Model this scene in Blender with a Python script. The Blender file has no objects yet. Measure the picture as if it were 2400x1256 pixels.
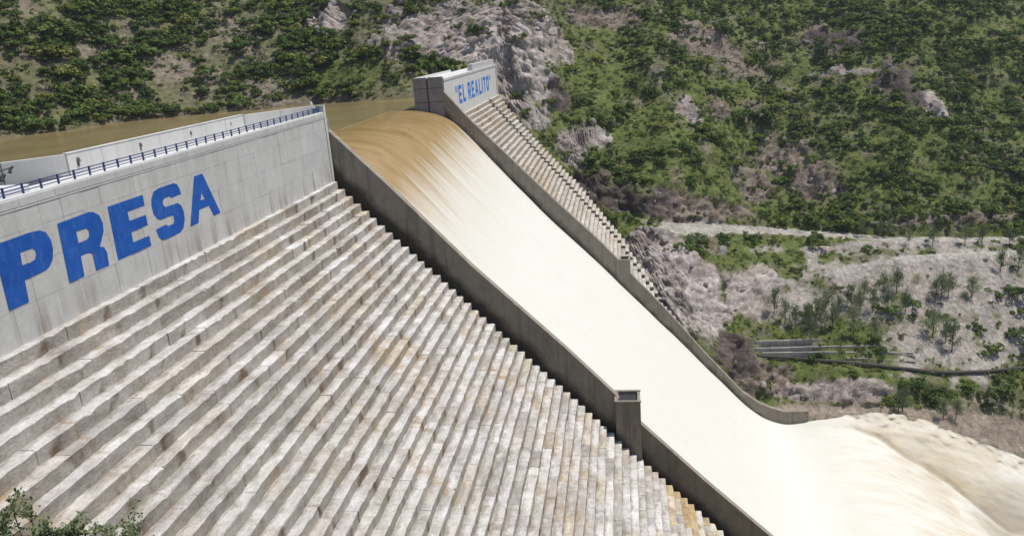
import bpy, bmesh, math, random
import numpy as np
from mathutils import Vector, Matrix

random.seed(7); RNG = np.random.default_rng(11)
scene = bpy.context.scene
COL = scene.collection

# ------------------------------------------------------------------ camera
# world axes: X runs along the dam crest away from the viewer, -Y is downstream, Z up
cam_d = bpy.data.cameras.new('camera'); cam = bpy.data.objects.new('camera', cam_d); COL.objects.link(cam)
CAM = np.array([-87.4176, -33.1427, 14.4732])
YAW, PITCH, ROLL, FPX = 0.1518, 0.2819, -0.0751, 1850.92
fw = Vector((math.cos(PITCH)*math.cos(YAW), math.cos(PITCH)*math.sin(YAW), -math.sin(PITCH)))
rt = fw.cross(Vector((0, 0, 1))).normalized(); up = rt.cross(fw)
r2 = math.cos(ROLL)*rt + math.sin(ROLL)*up; u2 = -math.sin(ROLL)*rt + math.cos(ROLL)*up
mw = Matrix((r2, u2, -fw)).transposed().to_4x4(); mw.translation = Vector(CAM); cam.matrix_world = mw
cam_d.sensor_width = 36; cam_d.lens = 36*FPX/2400; cam_d.clip_start = 0.1; cam_d.clip_end = 3000
scene.camera = cam

# ------------------------------------------------------------------ light
SUN = Vector((0.10, -0.38, 0.92)).normalized()          # towards the sun
elev = math.asin(SUN.z); azim = math.atan2(SUN.x, SUN.y)
w = bpy.data.worlds.new('World'); scene.world = w; w.use_nodes = True
nt = w.node_tree; sky = nt.nodes.new('ShaderNodeTexSky'); sky.sky_type = 'NISHITA'; sky.sun_disc = False
sky.sun_elevation = elev; sky.sun_rotation = azim; sky.altitude = 1200; sky.dust_density = 1.5
bg = nt.nodes['Background']; bg.inputs['Strength'].default_value = 0.12
nt.links.new(sky.outputs[0], bg.inputs['Color'])
sl = bpy.data.lights.new('sun', 'SUN'); sl.energy = 4.0; sl.angle = math.radians(0.53); sl.color = (1.0, 0.95, 0.87)
so = bpy.data.objects.new('sun', sl); COL.objects.link(so); so.rotation_euler = SUN.to_track_quat('Z', 'Y').to_euler()
scene.view_settings.view_transform = 'Standard'; scene.view_settings.look = 'None'
scene.view_settings.exposure = 0.18; scene.view_settings.gamma = 1.0; scene.view_settings.use_curve_mapping = False

# ------------------------------------------------------------------ helpers
def P(x, dn, z): return (x, -dn, z)
def tag(o, label=None, cat=None, group=None, kind=None):
    if label: o['label'] = label
    if cat: o['category'] = cat
    if group: o['group'] = group
    if kind or cat: o['kind'] = kind or 'thing'
    return o
def empty(name, loc=(0, 0, 0)):
    o = bpy.data.objects.new(name, None); COL.objects.link(o); o.location = loc; o.empty_display_size = .5
    return o
def mesh(name, verts, faces, m=None, smooth=False):
    me = bpy.data.meshes.new(name); me.from_pydata([tuple(map(float, v)) for v in verts], [], faces); me.update()
    if m is not None: me.materials.append(m)
    if smooth: me.polygons.foreach_set('use_smooth', [True]*len(me.polygons))
    return me
def fast_mesh(name, V, quads, m=None, smooth=True):
    V = np.asarray(V, np.float32); Q = np.asarray(quads, np.int32)
    me = bpy.data.meshes.new(name); me.vertices.add(len(V)); me.vertices.foreach_set('co', V.ravel())
    n = Q.shape[1]; me.loops.add(Q.size); me.loops.foreach_set('vertex_index', Q.ravel())
    me.polygons.add(len(Q)); me.polygons.foreach_set('loop_start', np.arange(0, Q.size, n, dtype=np.int32))
    me.polygons.foreach_set('loop_total', np.full(len(Q), n, np.int32))
    me.update(calc_edges=True); me.validate()
    if m is not None: me.materials.append(m)
    me.polygons.foreach_set('use_smooth', [smooth]*len(me.polygons))
    return me
def obj(name, me, parent=None, loc=None):
    o = bpy.data.objects.new(name, me); COL.objects.link(o)
    if parent is not None: o.parent = parent
    if loc is not None: o.location = loc
    return o
def boxv(x0, x1, d0, d1, z0, z1):
    v = [P(x, d, z) for z in (z0, z1) for d in (d0, d1) for x in (x0, x1)]
    f = [(0, 1, 3, 2), (4, 6, 7, 5), (0, 4, 5, 1), (2, 3, 7, 6), (0, 2, 6, 4), (1, 5, 7, 3)]
    return v, f
class MB:
    def __init__(s): s.v = []; s.f = []
    def add(s, v, f):
        n = len(s.v); s.v += list(v); s.f += [tuple(i+n for i in q) for q in f]; return s
    def box(s, *a): return s.add(*boxv(*a))
    def prism(s, prof, x0, x1):                      # profile in (dn, z), swept along X
        n = len(prof); v = [P(x0, d, z) for d, z in prof]+[P(x1, d, z) for d, z in prof]
        f = [tuple(range(n)), tuple(range(2*n-1, n-1, -1))]+[(i, i+n, (i+1) % n+n, (i+1) % n) for i in range(n)]
        return s.add(v, f)
    def tube(s, pts, r, n=8, r1=None):
        pts = [Vector(p) for p in pts]; rings = []; v = []; f = []
        for i, p in enumerate(pts):
            a = pts[max(i-1, 0)]; b = pts[min(i+1, len(pts)-1)]; t = (b-a).normalized()
            u = t.orthogonal().normalized() if abs(t.z) > .9 else t.cross(Vector((0, 0, 1))).normalized(); q = t.cross(u)
            rr = r if r1 is None else r+(r1-r)*i/(len(pts)-1)
            for k in range(n):
                an = 2*math.pi*k/n; v.append(p+u*math.cos(an)*rr+q*math.sin(an)*rr)
        for i in range(len(pts)-1):
            for k in range(n): f.append((i*n+k, i*n+(k+1) % n, (i+1)*n+(k+1) % n, (i+1)*n+k))
        f += [tuple(range(n-1, -1, -1)), tuple(range((len(pts)-1)*n, len(pts)*n))]
        return s.add(v, f)
    def build(s, name, m, parent=None, bevel=0, smooth=False):
        me = mesh(name, s.v, s.f, m, smooth)
        bm = bmesh.new(); bm.from_mesh(me)
        bmesh.ops.recalc_face_normals(bm, faces=bm.faces)
        if bevel: bmesh.ops.bevel(bm, geom=list(bm.edges), offset=bevel, segments=1, affect='EDGES', clamp_overlap=True)
        bm.to_mesh(me); bm.free()
        return obj(name, me, parent)

# value noise in numpy ---------------------------------------------------
_perm = RNG.random(65536)
def _h(ix, iy, iz): return _perm[(ix*73856093 ^ iy*19349663 ^ iz*83492791) & 65535]
def vnoise(p):
    p = np.asarray(p, float); i = np.floor(p).astype(np.int64); f = p-i; f = f*f*f*(f*(f*6-15)+10)
    r = 0
    for dx in (0, 1):
        for dy in (0, 1):
            for dz in (0, 1):
                wt = (f[..., 0] if dx else 1-f[..., 0])*(f[..., 1] if dy else 1-f[..., 1])*(f[..., 2] if dz else 1-f[..., 2])
                r = r+wt*_h(i[..., 0]+dx, i[..., 1]+dy, i[..., 2]+dz)
    return r
def fbm(p, o=4, g=.5):
    p = np.asarray(p, float); a = 1; s = 0; t = 0
    for k in range(o): s = s+a*vnoise(p*2**k+17.3*k); t += a; a *= g
    return s/t
def ridge(p, o=4):
    p = np.asarray(p, float); a = 1; s = 0; t = 0
    for k in range(o): s = s+a*(1-np.abs(2*vnoise(p*2.03**k+9.1*k)-1)); t += a; a *= .55
    return s/t
def worley(p):
    p = np.asarray(p, float); sh = p.shape[:-1]; p = p.reshape(-1, 3); i = np.floor(p).astype(np.int64)
    f1 = np.full(len(p), 9.); f2 = np.full(len(p), 9.); cid = np.zeros(len(p)); off = np.zeros((len(p), 3))
    for dx in (-1, 0, 1):
        for dy in (-1, 0, 1):
            for dz in (-1, 0, 1):
                c = i+np.array([dx, dy, dz]); q = np.stack([_h(c[:, 0]+k*31, c[:, 1]+k*57, c[:, 2]+k*13) for k in (1, 2, 3)], -1); v = p-(c+q); dd = (v*v).sum(-1)
                n = dd < f1; f2 = np.where(n, f1, np.minimum(f2, dd)); f1 = np.where(n, dd, f1); cid = np.where(n, _h(c[:, 0], c[:, 1], c[:, 2]), cid); off = np.where(n[:, None], v, off)
    return cid.reshape(sh), (np.sqrt(f2)-np.sqrt(f1)).reshape(sh), off.reshape(*sh, 3)
def sstep(a, b, x):
    t = np.clip((np.asarray(x, float)-a)/(b-a), 0, 1); return t*t*(3-2*t)

# node materials -----------------------------------------------------------
class NM:
    def __init__(s, name, rough=.85, spec=.25):
        s.m = bpy.data.materials.new(name); s.m.use_nodes = True; s.t = s.m.node_tree
        s.b = s.t.nodes['Principled BSDF']; s.b.inputs['Roughness'].default_value = rough; s.b.inputs['Specular IOR Level'].default_value = spec
    def n(s, typ, **kw):
        q = s.t.nodes.new('ShaderNode'+typ)
        for k, v in kw.items(): setattr(q, k, v)
        return q
    def l(s, a, b): s.t.links.new(a, b)
    def pos(s, scale=(1, 1, 1), rot=(0, 0, 0), objspace=False):
        g = s.n('TexCoord').outputs['Object'] if objspace else s.n('NewGeometry').outputs['Position']
        mp = s.n('Mapping'); mp.inputs['Scale'].default_value = scale; mp.inputs['Rotation'].default_value = rot; s.l(g, mp.inputs[0]); return mp.outputs[0]
    def noise(s, scale, vec=None, detail=5, rough=.6, dist=0):
        q = s.n('TexNoise'); q.inputs['Scale'].default_value = scale; q.inputs['Detail'].default_value = detail; q.inputs['Roughness'].default_value = rough; q.inputs['Distortion'].default_value = dist
        s.l(vec if vec is not None else s.pos(), q.inputs['Vector']); return q.outputs['Fac']
    def ramp(s, fac, stops, interp='LINEAR'):
        q = s.n('ValToRGB'); cr = q.color_ramp; cr.interpolation = interp
        while len(cr.elements) < len(stops): cr.elements.new(.5)
        for e, (p, c) in zip(cr.elements, stops):
            e.position = p; e.color = (*c, 1) if not isinstance(c, (int, float)) else (c, c, c, 1)
        s.l(fac, q.inputs[0]); return q.outputs[0]
    def mix(s, fac, a, b, blend='MIX'):
        q = s.n('Mix', data_type='RGBA', blend_type=blend)
        for sock, val in ((q.inputs[0], fac), (q.inputs[6], a), (q.inputs[7], b)):
            if isinstance(val, (int, float)): sock.default_value = val
            elif isinstance(val, tuple): sock.default_value = (*val, 1)
            else: s.l(val, sock)
        return q.outputs[2]
    def math(s, op, a, b=None, c=None):
        q = s.n('Math', operation=op)
        for i, v in enumerate((a, b, c)):
            if v is None: continue
            if isinstance(v, (int, float)): q.inputs[i].default_value = v
            else: s.l(v, q.inputs[i])
        return q.outputs[0]
    def col(s, c):
        if isinstance(c, tuple): s.b.inputs['Base Color'].default_value = (*c, 1)
        else: s.l(c, s.b.inputs['Base Color'])
        return s
    def bump(s, h, strength=.4, dist=.1):
        q = s.n('Bump'); q.inputs['Strength'].default_value = strength; q.inputs['Distance'].default_value = dist
        s.l(h, q.inputs['Height']); s.l(q.outputs[0], s.b.inputs['Normal']); return s
    def sep(s, v):
        q = s.n('SeparateXYZ'); s.l(v, q.inputs[0]); return q.outputs

def concrete(name, base, var=.25, streak=.35, streak_col=(.12, .09, .06), rand=.0):
    k = NM(name, .9, .2)
    a = k.noise(.55, detail=8, rough=.7); c = k.ramp(a, [(.3, tuple(x*(1-var) for x in base)), (.7, tuple(min(1, x*(1+var*.6)) for x in base))])
    f = k.noise(6, detail=6, rough=.75); c = k.mix(.35, c, k.ramp(f, [(.25, .25), (.75, .8)]), 'SOFT_LIGHT')
    if streak:
        sv = k.noise(1.0, k.pos((1.4, 1.4, .09)), 5, .65); sm = k.ramp(sv, [(.52, 0.), (.74, 1.)])
        c = k.mix(k.math('MULTIPLY', sm, streak), c, streak_col)
    if rand:
        oi = k.n('ObjectInfo').outputs['Random']; rc = k.ramp(oi, [(0, 1-rand), (1, 1+rand*.0)])
        c = k.mix(1.0, c, rc, 'MULTIPLY')
    k.col(c); k.bump(k.noise(9, detail=7, rough=.8), .35, .04)
    return k.m

# ------------------------------------------------------------------ terrain feature lines (X, downstream, Z) per section, from the water's edge to the ridge
US = np.array([-1500, -500, 0, 150, 300, 450, 600, 750, 880, 980, 1070, 1155, 1172, 1215, 1265, 1330, 1400, 1460, 1540, 1640, 1740, 1850, 1950, 2100, 2250, 2400, 2800, 3800], float)
T = np.array([[[-43.9,-58.0,-11.2],[-37.9,-70.7,2.8],[-37.4,-71.3,3.2],[-35.7,-73.6,5.1],[-33.8,-75.9,7.1],[-31.9,-78.3,9.2],[-29.9,-80.8,11.4],[-27.9,-83.5,13.7],[-25.7,-86.2,16.2],[-23.4,-89.2,18.7],[-21.0,-92.2,21.4],[-18.4,-95.4,24.2],[-15.7,-98.8,27.2],[-0.7,-117.9,44.0],[79.0,-256.6,79.0]],
[[14.7,-90.6,-11.2],[23.6,-101.4,2.8],[24.8,-102.5,3.6],[27.5,-104.7,6.0],[30.1,-106.9,8.5],[32.9,-109.1,11.1],[35.7,-111.4,13.7],[38.6,-113.7,16.5],[41.6,-116.1,19.3],[44.7,-118.6,22.3],[47.9,-121.2,25.3],[51.2,-123.9,28.5],[54.7,-126.7,31.8],[89.7,-155.7,63.3],[199.2,-272.4,98.3]],
[[45.0,-80.3,-11.2],[55.7,-89.4,2.8],[56.8,-90.0,3.8],[60.2,-92.2,6.2],[63.1,-93.9,8.7],[66.1,-95.7,11.3],[69.2,-97.5,14.0],[72.3,-99.4,16.7],[75.6,-101.3,19.5],[79.0,-103.3,22.4],[82.5,-105.4,25.4],[86.0,-107.5,28.5],[89.8,-109.7,31.7],[136.6,-138.0,69.7],[263.8,-235.1,104.7]],
[[54.8,-74.6,-11.2],[66.0,-83.0,2.8],[67.2,-83.6,3.9],[70.6,-85.6,6.3],[73.6,-87.1,8.8],[76.7,-88.7,11.3],[79.8,-90.4,13.9],[83.0,-92.1,16.6],[86.4,-93.8,19.4],[89.8,-95.6,22.3],[93.3,-97.5,25.2],[96.9,-99.4,28.3],[100.7,-101.3,31.4],[151.3,-128.5,71.4],[283.7,-218.3,106.4]],
[[68.5,-69.8,-11.2],[80.2,-77.6,2.8],[81.5,-78.1,4.0],[85.1,-79.9,6.4],[88.1,-81.3,8.9],[91.2,-82.7,11.4],[94.4,-84.2,14.0],[97.7,-85.7,16.7],[101.1,-87.3,19.5],[104.6,-88.9,22.3],[108.2,-90.5,25.3],[111.9,-92.2,28.3],[115.6,-93.9,31.4],[171.1,-120.0,74.0],[308.7,-201.6,109.0]],
[[75.5,-59.2,-11.2],[87.6,-66.1,2.8],[89.0,-66.6,4.0],[92.6,-68.1,6.3],[95.8,-69.4,8.8],[99.1,-70.8,11.2],[102.5,-72.1,13.8],[106.0,-73.6,16.4],[109.6,-75.0,19.1],[113.3,-76.5,21.9],[117.1,-78.0,24.7],[121.0,-79.6,27.7],[125.1,-81.3,30.7],[183.6,-105.0,74.7],[326.2,-177.6,109.7]],
[[78.3,-45.8,-11.2],[90.9,-51.8,2.8],[92.3,-52.2,4.0],[95.8,-53.5,6.3],[99.0,-54.6,8.6],[102.2,-55.6,10.9],[105.5,-56.8,13.4],[108.9,-57.9,15.9],[112.4,-59.1,18.4],[116.0,-60.3,21.1],[119.7,-61.6,23.8],[123.5,-62.9,26.6],[127.4,-64.2,29.5],[187.0,-84.3,73.4],[334.1,-147.3,108.4]],
[[84.3,-33.5,-11.2],[97.4,-38.6,2.8],[98.8,-38.9,4.1],[102.3,-39.9,6.2],[105.3,-40.7,8.4],[108.5,-41.6,10.7],[111.7,-42.5,13.0],[115.1,-43.4,15.4],[118.5,-44.3,17.9],[122.0,-45.3,20.4],[125.6,-46.2,23.0],[129.3,-47.2,25.7],[133.0,-48.3,28.4],[194.3,-65.0,72.8],[345.4,-117.6,107.8]],
[[83.3,-20.3,-11.2],[96.6,-24.5,2.8],[98.0,-24.8,4.0],[100.9,-25.4,6.1],[103.5,-26.0,8.2],[106.2,-26.5,10.4],[108.9,-27.0,12.6],[111.7,-27.6,14.8],[114.5,-28.2,17.1],[117.4,-28.8,19.5],[120.3,-29.4,21.9],[123.4,-30.0,24.3],[126.4,-30.6,26.8],[185.7,-43.5,69.2],[339.8,-86.7,104.2]],
[[81.4,-10.5,-11.5],[95.0,-14.0,2.5],[103.5,-15.4,6.8],[105.2,-15.7,8.6],[107.0,-15.9,10.4],[109.1,-16.3,12.2],[111.4,-16.6,14.1],[113.7,-17.0,16.0],[116.1,-17.4,17.9],[118.5,-17.8,19.8],[121.0,-18.2,21.8],[123.5,-18.6,23.9],[126.1,-19.0,25.9],[179.8,-28.0,66.7],[335.8,-63.8,101.7]],
[[99.3,-5.2,-11.5],[113.0,-8.0,2.5],[120.4,-9.1,9.2],[121.8,-9.3,10.8],[123.4,-9.5,12.3],[125.1,-9.7,14.0],[127.2,-9.9,15.6],[129.2,-10.2,17.2],[131.3,-10.4,18.9],[133.4,-10.7,20.6],[135.5,-11.0,22.3],[137.7,-11.2,24.1],[139.9,-11.5,25.8],[196.8,-18.9,68.8],[354.2,-47.8,103.8]],
[[115.7,-0.2,-13.0],[129.5,-2.5,1.0],[135.3,-1.9,9.5],[136.6,-2.0,11.0],[138.0,-2.1,12.6],[139.8,-2.2,14.1],[141.5,-2.4,15.7],[143.3,-2.5,17.3],[145.1,-2.7,19.0],[146.9,-2.8,20.6],[148.8,-3.0,22.3],[150.6,-3.1,23.9],[152.5,-3.3,25.6],[212.1,-9.0,70.5],[370.6,-31.2,105.5]],
[[128.6,0.4,-10.3],[134.6,-0.5,-0.3],[135.8,-0.5,2.2],[137.0,-0.5,3.9],[138.3,-0.6,5.6],[140.2,-0.7,7.8],[142.2,-0.8,10.1],[144.5,-1.0,12.4],[147.1,-1.2,14.8],[149.8,-1.4,17.1],[152.8,-1.7,19.6],[156.7,-2.0,22.7],[160.6,-2.3,25.8],[222.2,-7.8,72.1],[380.8,-28.7,107.1]],
[[115.2,6.6,-16.9],[121.2,5.8,-6.9],[122.6,5.8,-5.1],[124.2,5.7,-3.0],[125.8,5.7,-0.9],[127.9,5.6,1.8],[130.1,5.5,4.5],[132.9,5.4,7.7],[135.9,5.3,11.0],[138.7,5.1,13.8],[143.1,4.9,17.8],[147.6,4.6,21.4],[152.1,4.3,25.0],[211.3,0.1,69.5],[370.3,-17.5,104.5]],
[[112.8,12.0,-22.7],[118.7,11.4,-12.7],[120.2,11.3,-11.2],[121.5,11.3,-9.9],[123.1,11.2,-8.6],[125.6,11.1,-6.2],[127.8,11.0,-3.6],[130.3,11.0,-0.4],[133.9,10.9,3.9],[137.9,10.8,8.3],[144.2,10.5,14.0],[150.8,10.2,19.3],[158.2,9.9,24.8],[218.6,6.8,70.1],[378.0,-6.9,105.1]],
[[109.4,18.9,-30.2],[115.4,18.4,-20.2],[116.7,18.4,-18.9],[117.9,18.4,-17.7],[119.2,18.4,-16.5],[121.0,18.3,-15.1],[123.4,18.3,-13.2],[126.1,18.2,-11.2],[130.3,18.1,-8.3],[136.9,17.9,-3.7],[147.8,17.6,3.9],[161.2,17.3,13.3],[177.9,16.8,25.0],[242.5,15.3,73.5],[402.3,6.6,108.5]],
[[101.9,26.2,-38.1],[107.9,26.0,-28.1],[108.8,26.0,-27.5],[109.5,26.0,-26.9],[110.0,26.0,-26.3],[110.5,26.0,-25.6],[111.2,26.1,-24.4],[111.8,26.1,-23.4],[112.3,26.1,-22.6],[112.9,26.1,-21.8],[114.7,26.1,-20.1],[146.7,26.1,-0.2],[184.7,26.1,24.5],[250.5,26.3,73.8],[410.4,23.1,108.8]],
[[96.0,32.2,-44.5],[102.0,32.1,-34.5],[103.1,32.2,-34.0],[104.1,32.2,-33.4],[105.3,32.2,-32.8],[106.5,32.2,-32.3],[107.7,32.2,-31.9],[108.7,32.3,-31.6],[109.7,32.3,-31.4],[111.1,32.3,-31.3],[115.1,32.5,-24.9],[149.9,33.3,-3.3],[192.0,34.3,24.1],[259.0,36.2,74.3],[419.0,37.6,109.3]],
[[75.0,39.1,-52.1],[81.0,39.3,-42.1],[83.1,39.4,-40.6],[85.3,39.6,-39.3],[87.3,39.7,-38.1],[90.2,39.8,-36.3],[93.7,40.0,-34.8],[96.8,40.2,-33.5],[100.3,40.4,-32.3],[106.2,40.6,-31.8],[109.9,40.9,-27.0],[144.0,42.8,-5.8],[188.5,45.3,23.1],[253.8,49.2,72.2],[413.6,56.7,107.2]],
[[55.0,46.1,-58.6],[67.0,47.2,-49.6],[69.0,47.4,-48.1],[71.1,47.6,-46.5],[74.1,47.9,-44.8],[78.0,48.3,-42.8],[82.4,48.7,-40.8],[86.5,49.1,-39.1],[98.5,50.2,-34.3],[110.1,51.3,-33.2],[114.7,51.8,-28.5],[150.2,55.2,-7.1],[195.1,59.6,22.2],[267.0,66.6,72.8],[426.3,81.6,107.8]],
[[55.1,54.0,-68.5],[67.0,55.8,-59.5],[69.4,56.1,-57.5],[72.6,56.5,-55.0],[75.7,57.0,-53.4],[84.2,58.1,-48.7],[92.7,59.3,-44.4],[96.0,59.8,-43.4],[113.6,62.2,-37.0],[119.8,63.1,-36.5],[123.5,63.6,-33.2],[159.6,68.5,-11.3],[209.6,75.4,21.5],[283.7,85.5,73.9],[442.2,107.8,108.9]],
[[54.3,62.6,-72.9],[66.0,65.1,-63.9],[69.8,65.8,-63.5],[75.3,66.7,-58.2],[79.4,67.5,-57.3],[90.3,69.5,-51.2],[99.7,71.2,-45.5],[102.2,71.7,-44.9],[117.8,74.6,-39.1],[123.9,75.8,-38.8],[126.7,76.3,-36.2],[163.5,82.9,-13.8],[215.3,92.2,20.4],[289.2,105.3,72.9],[446.3,135.4,107.9]],
[[54.9,70.6,-73.8],[66.5,73.6,-64.8],[69.8,74.4,-63.8],[75.4,75.5,-58.7],[78.8,76.3,-58.0],[89.8,78.8,-51.8],[101.4,81.3,-44.7],[103.3,81.7,-44.2],[115.7,84.6,-39.9],[120.9,85.9,-39.6],[123.6,86.4,-37.1],[160.0,94.4,-14.7],[211.1,105.5,19.2],[282.4,120.8,70.3],[438.1,157.7,105.3]],
[[55.2,82.2,-74.3],[66.5,86.1,-65.3],[70.0,87.1,-64.2],[74.6,88.3,-60.1],[77.9,89.3,-59.4],[90.4,92.8,-52.3],[105.4,96.9,-43.0],[107.1,97.4,-42.7],[113.1,99.2,-40.8],[116.7,100.3,-40.6],[119.2,100.9,-38.3],[155.3,110.9,-15.8],[204.9,124.4,17.6],[272.4,142.6,66.4],[425.4,189.2,101.4]],
[[55.5,93.8,-78.2],[66.5,98.5,-69.2],[73.5,101.0,-66.6],[77.5,102.2,-63.0],[80.1,103.2,-62.4],[94.4,108.0,-54.2],[110.6,113.3,-44.0],[112.3,113.9,-43.6],[116.7,115.5,-42.2],[120.0,116.7,-42.0],[122.6,117.5,-39.6],[158.0,129.3,-17.2],[206.7,145.1,16.0],[272.2,166.3,64.2],[422.2,221.8,99.2]],
[[55.8,105.6,-83.5],[66.5,111.0,-74.5],[75.3,114.6,-70.3],[82.6,117.3,-64.9],[87.0,119.2,-63.9],[100.2,124.3,-56.2],[116.6,130.6,-45.6],[118.3,131.3,-45.3],[122.4,133.0,-44.0],[125.4,134.3,-43.8],[128.0,135.3,-41.3],[162.9,148.7,-18.9],[211.0,166.9,14.5],[275.1,190.8,62.3],[421.8,254.6,97.3]],
[[60.2,139.0,-95.4],[70.0,145.9,-86.4],[86.7,155.0,-77.9],[95.4,159.4,-71.2],[99.8,162.0,-70.2],[113.1,169.0,-62.0],[130.4,177.9,-50.4],[132.1,178.9,-50.0],[136.2,181.2,-48.6],[139.6,183.3,-48.4],[142.4,184.6,-45.6],[177.0,202.6,-22.3],[225.7,227.4,13.1],[287.1,258.2,61.0],[424.2,340.6,96.0]],
[[62.2,209.5,-94.5],[70.0,218.7,-85.5],[87.8,234.4,-77.3],[95.3,240.3,-70.7],[99.4,244.1,-69.6],[111.1,253.7,-61.3],[125.7,265.5,-50.2],[127.2,266.8,-49.8],[130.5,269.9,-48.5],[133.4,272.7,-48.3],[135.8,274.4,-45.7],[163.8,297.0,-24.3],[204.3,329.0,9.0],[256.9,369.7,55.2],[371.4,481.5,90.2]]])
# outcrops, meadows and gravel: X, downstream, Z, half-width, half-height in metres, kind
PATCH = [(117.2,-15.5,16.1,13.6,9.1,'r'),(140.8,-4.9,18.6,11.3,7.5,'r'),(132.0,7.6,4.2,8.4,15.5,'p'),(127.8,3.5,-2.1,5.9,7.1,'p'),(149.7,13.7,12.1,7.1,6.4,'r'),(147.0,1.3,18.1,7.7,10.2,'r'),(179.4,28.8,19.3,12.3,6.1,'m'),(177.6,57.9,10.4,11.5,6.5,'m'),(176.7,67.7,2.6,7.2,7.2,'m'),(190.3,102.2,5.6,9.3,4.6,'d'),(168.0,115.6,-7.6,7.3,9.5,'d'),(161.7,122.2,-13.2,3.2,5.7,'p'),(147.2,52.6,-8.0,3.8,6.4,'r'),(152.6,61.0,-10.1,4.2,3.7,'m'),(128.4,24.9,-11.2,7.1,3.8,'r'),(122.6,19.4,-13.7,4.6,5.7,'r'),(146.4,79.8,-23.7,9.8,7.2,'m'),(138.0,83.9,-28.8,7.0,6.3,'m'),(133.4,68.4,-28.5,6.2,4.9,'m'),(112.6,33.5,-27.3,8.8,4.9,'d'),(113.5,24.9,-22.5,5.5,4.6,'d'),(115.0,54.0,-31.0,19.1,3.6,'m'),(96.1,39.0,-34.3,7.2,5.1,'r'),(85.0,47.0,-39.6,10.8,3.9,'r'),(77.8,49.1,-44.2,8.6,6.7,'p'),(80.2,53.1,-46.2,3.9,3.9,'m'),(73.0,55.3,-53.3,4.7,5.2,'d'),(71.5,60.8,-58.5,7.7,3.8,'m'),(72.3,75.7,-61.6,10.8,2.2,'r'),(125.2,-42.6,23.4,8.5,4.9,'r'),(118.2,-43.1,18.1,3.6,8.3,'s'),(144.2,26.0,-1.9,13.8,15.1,'g'),(131.5,37.4,-14.2,15.5,9.5,'g'),(117.9,43.5,-23.0,10.2,5.1,'g'),(111.9,73.5,-41.0,21.6,4.1,'g'),(105.7,-33.1,9.3,7.7,6.6,'g'),(75.7,71.2,-58.4,11.8,1.8,'g'),(74.6,84.0,-59.9,12.0,1.4,'g'),(98.3,-66.1,9.9,3.4,5.7,'s'),(99.8,-75.1,13.5,5.8,4.7,'s'),(175.8,105.2,-3.4,13.3,1.2,'r'),(134.7,15.8,-1.7,3.0,5.4,'d'),(93.7,-46.6,2.9,6.4,3.2,'s'),(97.7,-49.9,6.4,3.3,3.3,'s'),(117.3,-65.4,22.8,4.9,4.9,'s'),(101.1,108.3,-49.4,32.2,9.8,'v'),(88.9,106.1,-57.5,23.1,9.4,'v'),(96.3,99.2,-50.1,35.6,6.7,'v'),(107.4,112.3,-46.1,26.0,5.3,'v'),(91.3,61.1,-45.9,11.3,6.2,'p'),(88.4,41.5,-37.4,6.9,4.0,'p'),(133.2,-4.2,11.8,8.5,7.3,'p'),(129.8,-11.2,18.9,8.4,7.2,'r'),(153.0,11.9,17.4,7.8,6.5,'r'),(113.2,104.3,-41.6,35.7,1.4,'v'),(100.4,86.9,-45.6,13.3,3.9,'v'),(66.8,74.5,-64.7,19.3,1.9,'b'),(68.9,99.4,-68.3,20.4,4.6,'b'),(95.4,115.9,-56.4,3.5,3.5,'g'),(103.7,124.2,-53.4,4.8,4.8,'g'),(93.6,120.4,-59.5,4.6,4.6,'g'),(124.2,117.0,-38.4,22.7,1.5,'m')]
TREES = [(1815,5.05),(1840,4.8),(1865,4.7),(1890,4.85),(1915,4.75),(1935,5.0),(1950,4.7),(1965,5.05),(1985,5.2),(1995,5.25),(2015,5.1),(2025,5.35),(2045,5.1),(2070,5.35),(2080,5.1),(2100,5.4),(2120,5.05),(2190,5.25),(2205,5.3),(2220,5.3),(2275,5.3),(2185,4.65),(2215,4.55),(2260,7.55),(2185,7.6),(2085,8.85),(2065,8.75),(2130,7.75),(2385,5.7),(2345,5.7),(2115,1.65),(2105,1.5),(2210,1.5),(2240,1.6),(2000,4.6),(2050,4.5),(1900,4.45),(2230,4.4),(1620,7.5),(2300,7.55),(2365,7.45),(2020,8.55)]
BIGSHRUB = [(2385,4.6,3),(2325,4.4,2.2),(2365,5.3,3.4),(2395,5.35,3),(2200,2.55,2.6),(2350,2.7,3),(2270,2.95,2),(2300,2.6,2),(2150,2.8,2),(1610,7.4,2.4),(1690,7.8,2.0),(1760,7.85,2.2),(1930,7.75,2.4),(870,5.9,4),(845,5.75,3),(1010,2.75,3.2),(1040,2.4,2.5),(1470,10.15,3),(1540,10.3,2.4),(1510,11.85,3),(1365,10.35,3),(1395,9.95,3),(40,2.5,3.4),(90,1.95,2.8),(700,3.05,3.2),(740,3.35,3),(340,7.15,3.4),(2080,5.1,2.4),(2130,5.2,2.4),(1900,5.05,2.6)]

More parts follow.
